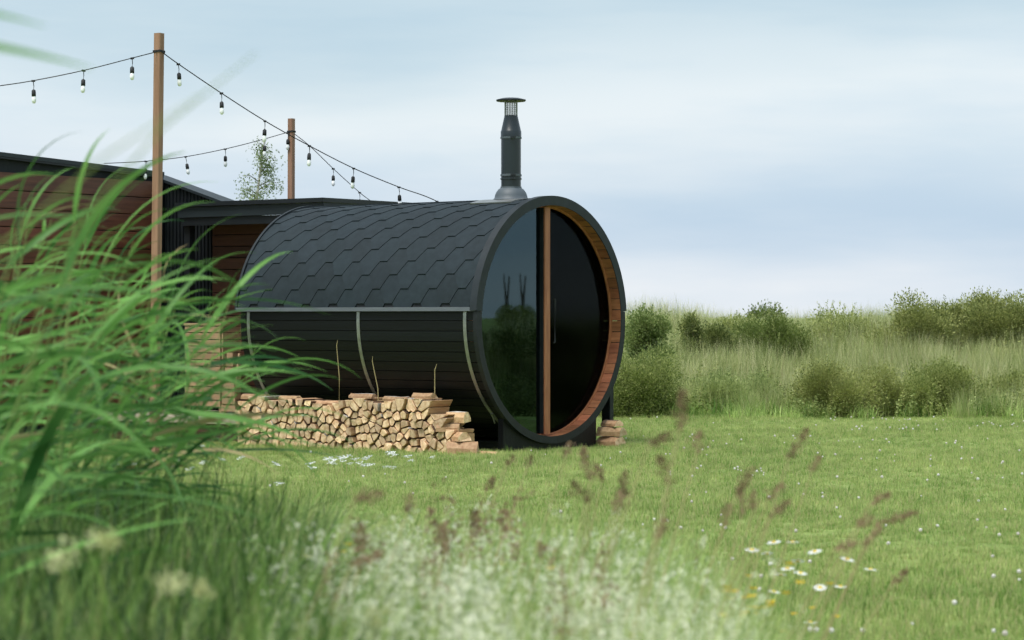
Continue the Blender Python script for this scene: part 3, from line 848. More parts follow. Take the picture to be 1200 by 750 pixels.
def wedge(ln, w, h, rg, mats=None, bark=True):
    prof = [(-w / 2, 0), (w / 2, .01), (w / 2 * .9, h * .45), (w * .12, h), (-w * .2, h * .95), (-w / 2 * .95, h * .5)]
    mb = MB(); n = len(prof)
    vv = []
    for j, x in enumerate((-ln / 2, -ln / 6, ln / 6, ln / 2)):
        for (y, z) in prof:
            vv.append((x + rg.uniform(-.006, .006), y + rg.uniform(-.004, .004), max(0, z + rg.uniform(-.004, .004))))
    mb.add(vv, [tuple(range(n)), tuple(range(4 * n - 1, 3 * n - 1, -1))])
    for i in range(n):
        for j in range(3):
            mb.add([], [], 0)
            mb.f.append((j * n + i, (j + 1) * n + i, (j + 1) * n + (i + 1) % n, j * n + (i + 1) % n)); mb.m.append(2 if (bark and i in (2, 3)) else 1)
    return mb.data('log', mats or [M['log_end'], M['log_side'], M['bark']])
def loose(x, y, z, rz, ln, w, h, label, birch=False, bark=True, rx=0):
    if x < 0: x += .09
    mats = [M['log_end'], M['log_side'], M['birch'] if birch else M['bark']]
    o = link('firewood_log', wedge(ln, w, h, rg, mats, bark), loc=L(x, y, z), rot=(rx, 0, ANG + rz))
    tag(o, label, 'log', LG)
T = lambda s_: pile_top(s_ + .09 - PX0) + .012
loose(-2.72, PY + .10, T(-2.72), .05, 0.29, 0.104, 0.053, 'barked log lying lengthwise on the left end of the stack')
loose(-2.28, PY + .10, T(-2.28), -.1, 0.24, 0.088, 0.045, 'split log laid across the stack top, second from the deck')
loose(-1.82, PY + .12, T(-1.82), .12, 0.27, 0.096, 0.045, 'dark barked log lying on top near the middle of the stack')
loose(-1.38, PY + .10, T(-1.38), -.06, 0.29, 0.096, 0.045, 'birch log lying lengthwise on the stack below the strap', True)
loose(-0.98, PY + .10, T(-0.98), .1, 0.26, 0.096, 0.045, 'birch barked log on the stack top, right of the middle', True)
loose(-0.66, PY + .10, T(-0.66), 0, 0.22, 0.104, 0.056, 'split block topmost at the right end of the stack', bark=False)
loose(-0.33, PY + .16, .27, .12, .20, .12, .10, 'birch barked stub sticking out of the right end of the stack', True)
loose(-0.19, PY + .06, .0, .55, .27, .16, .11, 'large split block on the grass at the right end of the stack', bark=False)
loose(-0.27, PY + .09, .112, -.35, .24, .13, .085, 'pale split block resting on the large block at the stack end', bark=False)
loose(-0.36, PY + .07, .195, .5, .20, .10, .075, 'small split piece crowning the right hand step of the stack')
loose(-0.02, PY + .17, .0, .2, .24, .09, .03, 'thin flat offcut lying on the grass beside the cradle', bark=False)
loose(.06, .80, .0, -.2, .26, .15, .09, 'lower split log on the grass by the right of the round front')
loose(.05, .82, .092, .15, .25, .14, .085, 'middle split log under the right side of the round front', bark=False)
loose(.03, .86, .18, -.3, .22, .11, .06, 'top split log under the right side of the round front')

# dry stalks standing between the stack and the barrel
SG = 'dry stalks behind the woodpile'
for (px, y0, y1, dx, lab) in ((396, 473, 405, -1, 'thin dry stalk behind the stack, left of the second strap'), (444, 472, 424, -5, 'short dry stalk behind the middle of the stack'),
                              (505, 470, 433, 3, 'thick dry stalk behind the right part of the stack')):
    Y = 22.75 + (500 - px) * .006
    a = P(px, y0 + 35, Y); b_ = P(px + dx, y1, Y)
    o = thing('dry_stalk', lab, 'stalk', (a.x, a.y, 0), 0, SG)
    a.z = 0; org = a.copy()
    MB().tube([a - org, (a.lerp(b_, .35)) - org + Vector((.014, 0, 0)), (a.lerp(b_, .7)) - org + Vector((.018, 0, 0)), b_ - org + Vector((dx * .004, 0, 0))], [.006, .0055, .005, .004], 6).build('stem', M['straw'], o)
    MB().tube([(b_ - org) + Vector((dx * .004, 0, -.005)), (b_ - org) + Vector((dx * .006 + .012, 0, .05))], [.004, .0015], 5).build('tip', M['straw'], o)

# ------------------------------------------------------------------ scattering
def scatter(name, pts, rot, scl, idx, sources, label, cat):
    c = bpy.data.collections.new(name + '_sources')
    for i, me in enumerate(sources):
        so = bpy.data.objects.new(f'{name}_source_{i:02d}', me)
        c.objects.link(so)
    me = bpy.data.meshes.new(name)
    me.from_pydata([tuple(p) for p in pts], [], [])
    a = me.attributes.new('rot', 'FLOAT_VECTOR', 'POINT'); a.data.foreach_set('vector', np.asarray(rot, dtype=np.float32).ravel())
    a = me.attributes.new('scl', 'FLOAT', 'POINT'); a.data.foreach_set('value', np.asarray(scl, dtype=np.float32))
    a = me.attributes.new('idx', 'INT', 'POINT'); a.data.foreach_set('value', np.asarray(idx, dtype=np.int32))
    o = link(name, me)
    ng = bpy.data.node_groups.new(name, 'GeometryNodeTree')
    ng.interface.new_socket('Geometry', in_out='INPUT', socket_type='NodeSocketGeometry')
    ng.interface.new_socket('Geometry', in_out='OUTPUT', socket_type='NodeSocketGeometry')
    gi = ng.nodes.new('NodeGroupInput'); go = ng.nodes.new('NodeGroupOutput')
    ip = ng.nodes.new('GeometryNodeInstanceOnPoints'); ci = ng.nodes.new('GeometryNodeCollectionInfo')
    ci.inputs['Collection'].default_value = c; ci.inputs['Separate Children'].default_value = True; ci.inputs['Reset Children'].default_value = True
    ip.inputs['Pick Instance'].default_value = True
    def na(n, ty):
        q = ng.nodes.new('GeometryNodeInputNamedAttribute'); q.data_type = ty; q.inputs['Name'].default_value = n
        return q.outputs['Attribute']
    ng.links.new(gi.outputs[0], ip.inputs['Points']); ng.links.new(ci.outputs[0], ip.inputs['Instance'])
    ng.links.new(na('idx', 'INT'), ip.inputs['Instance Index'])
    e2r = ng.nodes.new('FunctionNodeEulerToRotation')
    ng.links.new(na('rot', 'FLOAT_VECTOR'), e2r.inputs[0]); ng.links.new(e2r.outputs[0], ip.inputs['Rotation'])
    ng.links.new(na('scl', 'FLOAT'), ip.inputs['Scale'])
    ng.links.new(ip.outputs[0], go.inputs[0])
    md = o.modifiers.new('scatter', 'NODES'); md.node_group = ng
    return tag(o, label, cat, kind='stuff')

def blade(V, F, MI, base, az, h, lean, w, curve, segs=3, m=0):
    """one grass blade: rises from base, leans towards az and curls"""
    dx, dy = math.cos(az), math.sin(az)
    sx, sy = -dy, dx
    b0 = len(V)
    x = z = 0; ang = lean
    for i in range(segs + 1):
        k = i / segs
        ww = w * (1 - k ** 1.6) * .5 if i < segs else 0
        px_, py_, pz = base[0] + dx * x, base[1] + dy * x, base[2] + z
        if i < segs:
            V.append((px_ - sx * ww, py_ - sy * ww, pz)); V.append((px_ + sx * ww, py_ + sy * ww, pz))
        else:
            V.append((px_, py_, pz))
        x += math.sin(ang) * h / segs; z += math.cos(ang) * h / segs
        ang += curve / segs
    for i in range(segs - 1):
        F.append((b0 + 2 * i, b0 + 2 * i + 1, b0 + 2 * i + 3, b0 + 2 * i + 2)); MI.append(m)
    F.append((b0 + 2 * (segs - 1), b0 + 2 * (segs - 1) + 1, b0 + 2 * segs)); MI.append(m)

def tuft(n, h, rad, w, lean=.35, curve=.8, segs=3, mats=None, wind=0.0, rg=random):
    V, F, MI = [], [], []
    for _ in range(n):
        a = rg.uniform(0, 6.283); r_ = rad * math.sqrt(rg.random())
        az = rg.uniform(0, 6.283)
        if wind and rg.random() < wind: az = rg.gauss(0, .5)
        hh = h * rg.uniform(.5, 1.0)
        blade(V, F, MI, (r_ * math.cos(a), r_ * math.sin(a), -.01), az, hh, abs(rg.gauss(0, lean)), w * rg.uniform(.6, 1.2), rg.uniform(.1, curve) + (wind * .4), segs)
    return mesh('tuft', V, F, mats, MI)

def rand_rot(n, tilt=.08):
    r_ = np.zeros((n, 3)); r_[:, 0] = RNG.normal(0, tilt, n); r_[:, 1] = RNG.normal(0, tilt, n); r_[:, 2] = RNG.uniform(0, 6.283, n)
    return r_

def vnoise(x, y, s=1.0, o=0.0):
    return (math.sin(x * 1.3 * s + 1.7 * math.sin(y * .9 * s + o) + o) + math.sin(y * 1.1 * s + 1.3 * math.sin(x * .7 * s - o)) + .6 * math.sin(x * 3.1 * s + y * 2.3 * s + o)) / 2.6

# lawn ---------------------------------------------------------------------
lawn_src = [tuft(26, .075, .07, .0055, .45, 1.0, 2, M['lawn_blade']) for _ in range(5)] + [tuft(20, .12, .05, .006, .35, .8, 3, M['lawn_blade']) for _ in range(2)]
pts = []; sc = []; ix = []
n_try = 62000
Ys = 7.5 + (RNG.random(n_try) ** 0.85) * 24.5
Xs = (RNG.random(n_try) - .5) * 2
for u_, Y in zip(Xs, Ys):
    X = u_ * (Y * .2 * 1.22 + .5)
    if Y > bank_line(X) + .4: continue
    d = Vector((X, Y, 0)) - BASE
    lx, ly = d.dot(AX), d.dot(UX)
    if -LEN < lx < -.05 and abs(ly) < .75: continue
    if -5.4 < lx < -2.95 and -.95 < ly < .6: continue
    if lx < -5.4 and ly > -3.4: continue
    nz_ = vnoise(X, Y, 1.1)
    pts.append((X, Y, ground_z(X, Y)))
    big = RNG.random() < (.05 + .1 * max(0, nz_))
    near_pile = abs(ly + 1.3) < .14 and -3 < lx < .2
    sc.append((.54 + .2 * nz_ + .26 * RNG.random()) * (.7 if near_pile else 1))
    ix.append(5 + RNG.integers(2) if (big or near_pile) else RNG.integers(5))
scatter('lawn_grass', pts, rand_rot(len(pts)), sc, ix, lawn_src, 'short mown green lawn grass around the barrel', 'grass')

# bank grass -----------------------------------------------------------------
def stalk_tuft(n, h, rad, mats, seedm=1):
    V, F, MI = [], [], []
    for _ in range(n):
        a = random.uniform(0, 6.283); r_ = rad * math.sqrt(random.random())
        az = random.uniform(0, 6.283) if random.random() < .5 else random.gauss(0, .6)
        hh = h * random.uniform(.55, 1.0)
        blade(V, F, MI, (r_ * math.cos(a), r_ * math.sin(a), -.02), az, hh, abs(random.gauss(0, .16)), .009 * random.uniform(.6, 1.3), random.uniform(.1, .9), 4, 0)
    return mesh('tuft', V, F, mats, MI)
def leaf_quads(V, F, MI, p, d, size, m=0):
    """folded leaf along d"""
    d = d.normalized()
    s_ = d.cross(Vector((random.gauss(0, 1), random.gauss(0, 1), random.gauss(0, 1))))
    if s_.length < 1e-4: s_ = Vector((1, 0, 0))
    s_.normalize()
    b0 = len(V)
    V += [tuple(p), tuple(p + d * size * .5 + s_ * size * .28), tuple(p + d * size), tuple(p + d * size * .5 - s_ * size * .28)]
    F.append((b0, b0 + 1, b0 + 2, b0 + 3)); MI.append(m)

def weed(n, h, mat):
    V, F, MI = [], [], []
    for _ in range(n):
        bx, by = random.gauss(0, .13), random.gauss(0, .13); hh = h * random.uniform(.5, 1)
        lx_, ly_ = random.gauss(0, .08), random.gauss(0, .08)
        blade(V, F, MI, (bx, by, -.02), math.atan2(ly_, lx_), hh, .1, .008, .1, 3, 0)
        for k in range(16):
            t_ = random.uniform(.2, 1.02); a = random.uniform(0, 6.283)
            leaf_quads(V, F, MI, Vector((bx + lx_ * t_, by + ly_ * t_, hh * t_)), Vector((math.cos(a), math.sin(a), random.uniform(-.2, .8))), random.uniform(.04, .085) * (1.25 - .6 * t_))
    return mesh('weed', V, F, mat, MI)
bank_src = [stalk_tuft(70, 1.0, .28, [M['bank_blade']]) for _ in range(4)] + [stalk_tuft(60, 1.05, .26, [M['pale_blade']]) for _ in range(2)] + [tuft(60, .55, .25, .018, .5, 1.3, 3, M['meadow_blade']) for _ in range(2)] + [weed(9, .75, M['bush_leaf']), weed(8, .7, M['birch_leaf'])]
pts = []; sc = []; ix = []
for _ in range(13000):
    Y = 20.0 + 25 * random.random()
    X = random.uniform(-1.5, 11.5)
    bl = bank_line(X)
    if Y < bl + .35 * vnoise(X, 0, 2.6, 1.0) + random.uniform(-.75, .35): continue
    s = vnoise(X, Y, .8, 2.0)
    e = min(1, (Y - bl) / 2.2)
    pts.append((X, Y, ground_z(X, Y) - .02))
    low = random.random() < (.75 - .65 * e)
    crest = min(1, max(0, (Y - bl - 3) / 3))
    sc.append((.46 + .26 * e + .14 * s - .10 * crest) * random.uniform(.7, 1.2) * (1.15 if low else 1))
    w_ = vnoise(X, Y, 1.5, 5.0) + .5 * (1 - e)
    ix.append(random.choice((8, 9)) if random.random() < .55 * max(0, w_) else random.choice((6, 7)) if low else (random.choice((4, 5)) if random.random() < .3 + .25 * s else random.randrange(4)))
scatter('bank_grass', pts, rand_rot(len(pts), .06), sc, ix, bank_src, 'tall pale wild grass covering the bank behind the lawn', 'grass')

# ------------------------------------------------------------------ bushes
def bush(px, py_top, Y, wpx, label, mat, n=7000, spiky=0.0, leaf=.045, depth=None, base_z=None, group='bushes on the bank'):
    X = (px - 600) * Y / FPX
    z0 = ground_z(X, Y) if base_z is None else base_z
    H = CAM_Z + (372 - py_top) * Y / FPX - z0
    W = wpx * Y / FPX / 2 * 1.22
    H *= 1.06
    D = depth or W * .8
    o = thing('bush', label, 'bush', (X, Y, z0), 0, group)
    rg_ = random.Random(int(px * 7 + py_top))
    # clump centres
    cl = []
    for _ in range(int(9 + W * 10)):
        a = rg_.uniform(0, 6.283); r_ = math.sqrt(rg_.random()) * .72
        x, y = W * r_ * math.cos(a), D * r_ * math.sin(a)
        top = H * (math.sqrt(max(.08, 1 - r_ * r_)) * .92)
        cl.append((Vector((x, y, top * rg_.uniform(.45, .92))), rg_.uniform(.24, .42) * min(W, H, .8)))
    st = MB()
    for c, r_ in cl[:14]:
        st.tube([(c.x * .25, c.y * .25, -.03), (c.x * .6, c.y * .6, c.z * .55), tuple(c)], [.014, .010, .004], 5)
    st.build('stems', M['twig'], o)
    V, F, MI = [], [], []
    for _ in range(int(n * 2.6)):
        c, r_ = cl[rg_.randrange(len(cl))]
        d = Vector((rg_.gauss(0, 1), rg_.gauss(0, 1), rg_.gauss(0, 1))).normalized()
        rr_ = r_ * rg_.random() ** .45 * rg_.uniform(.8, 1.25)
        p = c + Vector((d.x * rr_ * 1.1, d.y * rr_ * 1.1, d.z * rr_))
        if rg_.random() < .28:                           # skirt down to the ground
            p.z *= rg_.random()
        if p.z < .01: p.z = rg_.uniform(.01, .12)
        leaf_quads(V, F, MI, p, d + Vector((0, 0, .5)), leaf * .58 * rg_.uniform(.6, 1.3))
    link('foliage', mesh('foliage', V, F, mat, MI), o)
    # leader shoots that break the outline
    V, F, MI = [], [], []
    for _ in range(int(10 + 50 * spiky)):
        c, r_ = cl[rg_.randrange(len(cl))]
        p = c + Vector((rg_.gauss(0, .4) * r_, rg_.gauss(0, .4) * r_, r_ * .3))
        h_ = r_ * .7 + rg_.uniform(.03, .10) * (1 + 1.5 * spiky)
        dirv = Vector((rg_.gauss(0, .25), rg_.gauss(0, .25), 1)).normalized()
        for k in range(22):
            q = p + dirv * h_ * k / 22
            leaf_quads(V, F, MI, q, Vector((rg_.gauss(0, 1), rg_.gauss(0, 1), .7)), leaf * .55)
    tag(link('shoots', mesh('shoots', V, F, mat, MI), o), kind='stuff')
    return o
bush(757, 349, 32.6, 70, 'slender leafy bush right beside the round front, against the sky', M['birch_leaf'], 6500, .35, .06)
bush(748, 420, 31.0, 112, 'low green bush at the foot of the bank next to the barrel', M['bush_leaf'], 11000, .1, .048)
bush(824, 361, 35.0, 62, 'small rounded bush on the crest, left of the far shrub', M['bush_dark'], 6000, .05, .055)
bush(908, 364, 35.2, 92, 'bush on the crest below the far dark shrub', M['bush_leaf'], 9000, .05, .055)
bush(901, 352, 46.0, 46, 'far dark shrub peeking over the middle of the crest', M['bush_dark'], 3600, 0, .075, base_z=.6)
bush(995, 428, 31.2, 118, 'large dark bush at the lawn edge in the middle of the bank', M['bush_dark'], 15000, .1, .048)
bush(1104, 430, 31.2, 108, 'low yellowish bush at the lawn edge, right of the dark bush', M['bush_leaf'], 11000, .1, .048)
bush(1070, 346, 34.8, 92, 'dense bush at the left of the long hedge on the crest', M['bush_dark'], 13000, .05, .055)
bush(1136, 348, 35.0, 100, 'dense bush in the middle of the long hedge on the crest', M['bush_dark'], 13000, .08, .055)
bush(1200, 352, 34.8, 84, 'bush at the right edge of the photo on the crest', M['bush_dark'], 10000, .08, .055)
bush(985, 360, 36.0, 84, 'loose thin bush on the crest between the hedges', M['bush_leaf'], 4200, .5, .055)
bush(865, 362, 36.0, 70, 'loose low bush on the crest, second from the barrel', M['bush_leaf'], 5000, .25, .055)
bush(860, 440, 31.8, 110, 'pale low bush in the grass halfway between the barrel and the dark bush', M['birch_leaf'], 7500, .25, .045)
bush(1185, 440, 31.6, 80, 'low bush at the lawn edge by the right edge of the photo', M['bush_leaf'], 7000, .2, .045)

# what the left glass mirrors: shrubs out to the right of the picture
G0 = L(-.118, 0, 0)
for (px, H_, W_, n_, lab) in ((594, 2.2, 1.0, 2500, 'dark shrub with a forked bare trunk, mirrored at left in the glass'), (613, 2.5, 1.25, 3000, 'broader dark shrub with a forked trunk, mirrored near the mullion')):
    q = P(px, 372, 210); q = q - AX * (2 * (q - G0).dot(AX))
    o = thing('bush', lab, 'bush', (q.x, q.y, 0), 0, 'shrubs mirrored in the glass')
    V, F, MI = [], [], []
    for k in range(n_):
        d = Vector((random.gauss(0, 1), random.gauss(0, 1), random.gauss(0, 1))).normalized() * random.random() ** .4
        leaf_quads(V, F, MI, Vector((d.x * W_, d.y * W_, max(.05, 1.1 + d.z * 1.15))), Vector((random.gauss(0, 1), random.gauss(0, 1), 1)), .16)
    link('foliage', mesh('foliage', V, F, M['bush_dark'], MI), o)
    MB().tube([(0, 0, 0), (0, 0, 2.0), (-.35 * AX.y, .35 * AX.x, 4.6)], [.14, .12, .06], 6).tube([(0, 0, 1.9), (.4 * AX.y, -.4 * AX.x, 4.8)], [.11, .05], 6).build('trunk', M['twig'], o)
for (x, y, H_, W_, lab) in ((8.9, 25.3, .42, 2.0, 'unseen dark bush added beyond the right edge to darken the glass reflection'), (10.6, 26.6, .40, 2.2, 'second unseen dark bush added beyond the right edge to darken the reflection'), (11.2, 24.4, .42, 2.1, 'farthest unseen dark bush added beyond the right edge to darken the reflection')):  # unseen bushes added so the left pane mirrors dark, not bright grass
    px = 600 + x * FPX / y; zz = ground_z(x, y)
    bush(px, 372 - (H_ + zz - CAM_Z) * FPX / y, y, 2 * W_ * FPX / y, lab, M['bush_dark'], 8000, .1, .06, group='unseen bushes added beyond the right edge')

# birch behind the porch
def birch():
    o = thing('birch_tree', 'airy young birch rising behind the black porch roof', 'tree', (-4.56, 45, 0), 0)
    top = CAM_Z + (372 - 166) * 45 / FPX
    tr_ = MB().tube([(0, 0, -.05), (.05, 0, 1.4), (-.02, .02, 2.6), (.1, 0, 3.5), (.2, 0, top)], [.07, .055, .04, .022, .006], 8)
    V, F, MI = [], [], []
    limbs = MB()
    rg_ = random.Random(21)
    for k in range(34):
        z = 1.7 + (top - 1.8) * (k / 33)
        reach = (.62 - .5 * max(0, (z - 2.6)) / (top - 2.6)) * rg_.uniform(.6, 1.1) if z > 2.6 else .6 * rg_.uniform(.6, 1)
        a = rg_.uniform(0, 6.283)
        sx_ = -.02 + .22 * max(0, (z - 2.6)) / (top - 2.6)
        e = Vector((sx_ + reach * math.cos(a), reach * math.sin(a), z + reach * rg_.uniform(.1, .6)))
        limbs.tube([(sx_, 0, z), tuple((Vector((sx_, 0, z)) + e) / 2 + Vector((0, 0, .05))), tuple(e)], [.011, .007, .003], 5)
        for _ in range(95):
            t_ = rg_.uniform(.25, 1.05)
            p = Vector((sx_, 0, z)).lerp(e, t_) + Vector((rg_.gauss(0, .075), rg_.gauss(0, .075), rg_.gauss(-.04, .085)))
            leaf_quads(V, F, MI, p, Vector((rg_.gauss(0, 1), rg_.gauss(0, 1), rg_.gauss(-.5, .8))), rg_.uniform(.035, .06))
    tr_.build('trunk', M['birch'], o); limbs.build('limbs', M['twig'], o)
    link('crown', mesh('crown', V, F, M['tree_leaf'], MI), o)
birch()

# ------------------------------------------------------------------ lawn flowers
def clover_mesh(mat):
    bm = bmesh.new(); bmesh.ops.create_icosphere(bm, subdivisions=1, radius=.0105, matrix=Matrix.Translation((0, 0, .07)))
    me = bpy.data.meshes.new('clover'); bm.to_mesh(me); bm.free()
    V = [tuple(q.co) for q in me.vertices]; F = [tuple(p.vertices) for p in me.polygons]; MI = [0] * len(F)
    blade(V, F, MI, (0, 0, 0), 0, .075, 0, .004, 0, 2, 1)
    return mesh('clover', V, F, [mat, M['lawn_blade']], MI)
def flat_flower(mat):
    V, F, MI = [], [], []
    for k in range(7):
        a = k * .9; p = Vector((.018 * math.cos(a), .018 * math.sin(a), .10 + random.uniform(-.006, .006)))
        for j in range(3): leaf_quads(V, F, MI, p, Vector((math.cos(a + j * 2.1), math.sin(a + j * 2.1), .2)), .017)
    blade(V, F, MI, (0, 0, 0), 0, .10, 0, .004, 0, 2, 1)
    return mesh('flat_flower', V, F, [mat, M['lawn_blade']], MI)
M['pink_white'] = mat_leaf('clover_white', c4(.62, .56, .52), c4(.80, .78, .74), 0.2, 0.7, 3)
pts = []; sc = []; ix = []
for _ in range(3000):
    Y = 9.0 + 20.5 * random.random() ** .9
    X = random.uniform(-.12 * Y, Y * .2 * 1.25)
    px = 600 + X * FPX / Y; py = 372 + 1.2 * FPX / Y
    dens = (.1 + .4 * max(0, min(1, (px - 640) / 350))) * (.12 + 1.9 * max(0, vnoise(X, Y, 2.2, 4.0)) ** 1.5)
    if random.random() > dens or (px < 640 and py > 590): continue
    pts.append((X, Y, ground_z(X, Y))); sc.append(random.uniform(.6, 1.15)); ix.append(0)
for _ in range(26):                                     # white patch in front of the woodpile
    px = random.gauss(425, 32); py = random.gauss(546, 4.0)
    Y = 1.12 * FPX / (py - 372); pts.append(((px - 600) * Y / FPX, Y, 0)); sc.append(random.uniform(.9, 1.5)); ix.append(1)
for _ in range(22):
    px = random.uniform(90, 330); py = random.gauss(548, 9)
    Y = 1.12 * FPX / (py - 372); pts.append(((px - 600) * Y / FPX, Y, 0)); sc.append(random.uniform(.9, 1.5)); ix.append(1)
scatter('clover_flowers', pts, rand_rot(len(pts), .15), sc, ix, [clover_mesh(M['pink_white']), flat_flower(M['white_petal'])], 'small white clover and daisy heads dotted over the lawn', 'flowers')

# ------------------------------------------------------------------ tall meadow in the foreground
def meadow_limit(px):
    """pixel row above which the tall meadow does not start (top of plants), by picture column"""
    k = [(-200, 480), (0, 492), (200, 505), (300, 522), (345, 535), (420, 565), (560, 552), (760, 565), (870, 650), (1010, 735), (1100, 790), (1300, 800)]
    for (a, ya), (b_, yb) in zip(k, k[1:]):
        if a <= px <= b_: return ya + (yb - ya) * (px - a) / (b_ - a)
    return 800
green_src = [tuft(34, .62, .11, .0095, .26, 1.1, 5, M['meadow_blade'], wind=.35) for _ in range(4)]
under_src = [tuft(30, .70, .13, .013, .5, 1.9, 6, M['shaded_under_blade'], wind=.3) for _ in range(4)]
fine_src = [tuft(42, .60, .12, .0038, .2, .8, 4, M['pale_blade'], wind=.35) for _ in range(2)]
def panicle(n_heads, h, mats):
    """bedstraw: wiry stems with a froth of tiny flowers"""
    V, F, MI = [], [], []
    for _ in range(n_heads):
        az = random.uniform(0, 6.283); ln = random.uniform(.02, .16)
        x, y = ln * math.cos(az), ln * math.sin(az); hh = h * random.uniform(.7, 1.0)
        blade(V, F, MI, (x * .3, y * .3, 0), az, hh, .08, .004, .25, 3, 1)
        ex, ey = x * .3 + math.cos(az) * hh * .19, y * .3 + math.sin(az) * hh * .19
        for _b in range(9):
            t_ = random.random() ** .8
            sp = .012 + .045 * (1 - t_)
            c0 = Vector((ex * (.5 + .5 * t_) + random.gauss(0, sp), ey * (.5 + .5 * t_) + random.gauss(0, sp), hh * (.60 + .40 * t_) + random.gauss(0, .008)))
            rb = random.uniform(.006, .014)
            for _k in range(9):
                p = c0 + Vector((random.gauss(0, rb), random.gauss(0, rb), random.gauss(0, rb)))
                leaf_quads(V, F, MI, p, Vector((random.gauss(0, 1), random.gauss(0, 1), random.gauss(0, 1))), random.uniform(.007, .012), 0)
    return mesh('bedstraw', V, F, mats, MI)
white_src = [panicle(3, .62, [M['cream_petal'], M['meadow_blade']]) for _ in range(3)]
def seedy(n, h):
    V, F, MI = [], [], []
    for _ in range(n):
        az = random.gauss(0, 1.0); hh = h * random.uniform(.7, 1)
        bx, by = random.gauss(0, .05), random.gauss(0, .05)
        blade(V, F, MI, (bx, by, 0), az, hh, .06, .0035, .35, 4, 0)
        ex = hh * .20
        for k in range(36):
            t_ = random.random()
            p = Vector((bx + math.cos(az) * ex * (.7 + .4 * t_) + random.gauss(0, .011), by + math.sin(az) * ex * (.7 + .4 * t_) + random.gauss(0, .011), hh * (.78 + .2 * t_)))
            leaf_quads(V, F, MI, p, Vector((random.gauss(.3, .5), random.gauss(0, .5), 1)), .014, 1)
    return mesh('seedy_grass', V, F, [M['straw'], M['seed']], MI)
seed_src = [seedy(5, .68) for _ in range(2)]
pts = []; sc = []; ix = []; pw = []; sw = []; iw = []
def clump(px, py, cx, cy, rx, ry): return math.exp(-(((px - cx) / rx) ** 2 + ((py - cy) / ry) ** 2))
for _ in range(52000):
    Y = random.uniform(4.2, 10.2)
    px = random.uniform(-260, 1420)
    X = (px - 600) * Y / FPX
    dens = max(0, min(1, 1.12 - (px - 300) / 900))
    lim = meadow_limit(px)
    h = random.uniform(.28, .80) if px > 330 else random.uniform(.36, .82)
    top = 372 + (1.2 - h) * FPX / Y
    if top < lim + random.uniform(-20, 70): continue
    if top > 800: continue
    if random.random() > dens * (.58 if px > 380 else .6): continue
    wclump = .9 * clump(px, top, 640, 690, 170, 95) + .8 * clump(px, top, 480, 650, 80, 80) + .7 * clump(px, top, 790, 720, 130, 70)
    r_ = random.random()
    if r_ < .19 * wclump and px > 360:
        pw.append((X, Y, 0)); sw.append(h / .62 * .98); iw.append(random.randrange(3)); continue
    pts.append((X, Y, 0)); sc.append(h / .62)
    if px < 360 - .25 * max(0, top - 640): ix.append(8 + random.randrange(4) if random.random() < .70 else random.randrange(6))
    else:
        q = random.random()
        ix.append(random.randrange(4) if q < .70 else (4 + random.randrange(2) if q < .996 else 6 + random.randrange(2)))
for _ in range(120):                                    # the darker tussock that ends the undergrowth
    Y = random.uniform(9.6, 10.6); px = random.gauss(300, 38)
    pts.append(((px - 600) * Y / FPX, Y, 0)); sc.append(random.uniform(.55, .98)); ix.append(8 + random.randrange(4))
scatter('meadow_grass', pts, np.where((np.asarray(ix) >= 8)[:, None], rand_rot(len(pts), .16), rand_rot(len(pts), .06) * np.array([1, 1, .25])), sc, ix, green_src + fine_src + seed_src + under_src, 'tall blurred meadow grass in the foreground', 'grass')
scatter('bedstraw_flowers', pw, rand_rot(len(pw), .08), sw, iw, white_src, 'frothy creamy white bedstraw blossom among the foreground grass', 'flowers')

# seed stalks that stand out one by one
SEG = 'brown seed headed stalks in the foreground'
def seed_stalk(px, py, Y, length, tilt, label, fat=1.0):
    """head centred on the pixel; tilt in degrees from vertical, positive to the right"""
    p = P(px, py, Y)
    d = Vector((math.sin(R(tilt)), random.uniform(-.1, .1), math.cos(R(tilt)))).normalized()
    a, b_ = p - d * length / 2, p + d * length / 2
    base = Vector((p.x - .16 - .12 * math.sin(R(tilt)), Y + random.uniform(-.1, .1), 0))
    o = thing('seed_stalk', label, 'grass stalk', base, 0, SEG)
    mid = Vector((base.x + (a.x - base.x) * .4, Y, a.z * .55))
    MB().tube([Vector((0, 0, 0)), mid - base, a - base, b_ - base], [.0022, .002, .0016, .0008], 5).build('stem', M['straw'], o)
    V, F, MI = [], [], []
    for k in range(int(110 * length / .09)):
        t_ = random.random(); prof = math.sin(math.pi * min(1, t_ * .85 + .12)) * .011 * fat
        q = a.lerp(b_, t_) - base + Vector((random.gauss(0, prof * .7), random.gauss(0, prof * .7), random.gauss(0, prof * .5)))
        leaf_quads(V, F, MI, q, d + Vector((random.gauss(0, .5), random.gauss(0, .5), random.gauss(0, .5))), .011)
    link('seed_head', mesh('seed_head', V, F, M['seed'], MI), o)
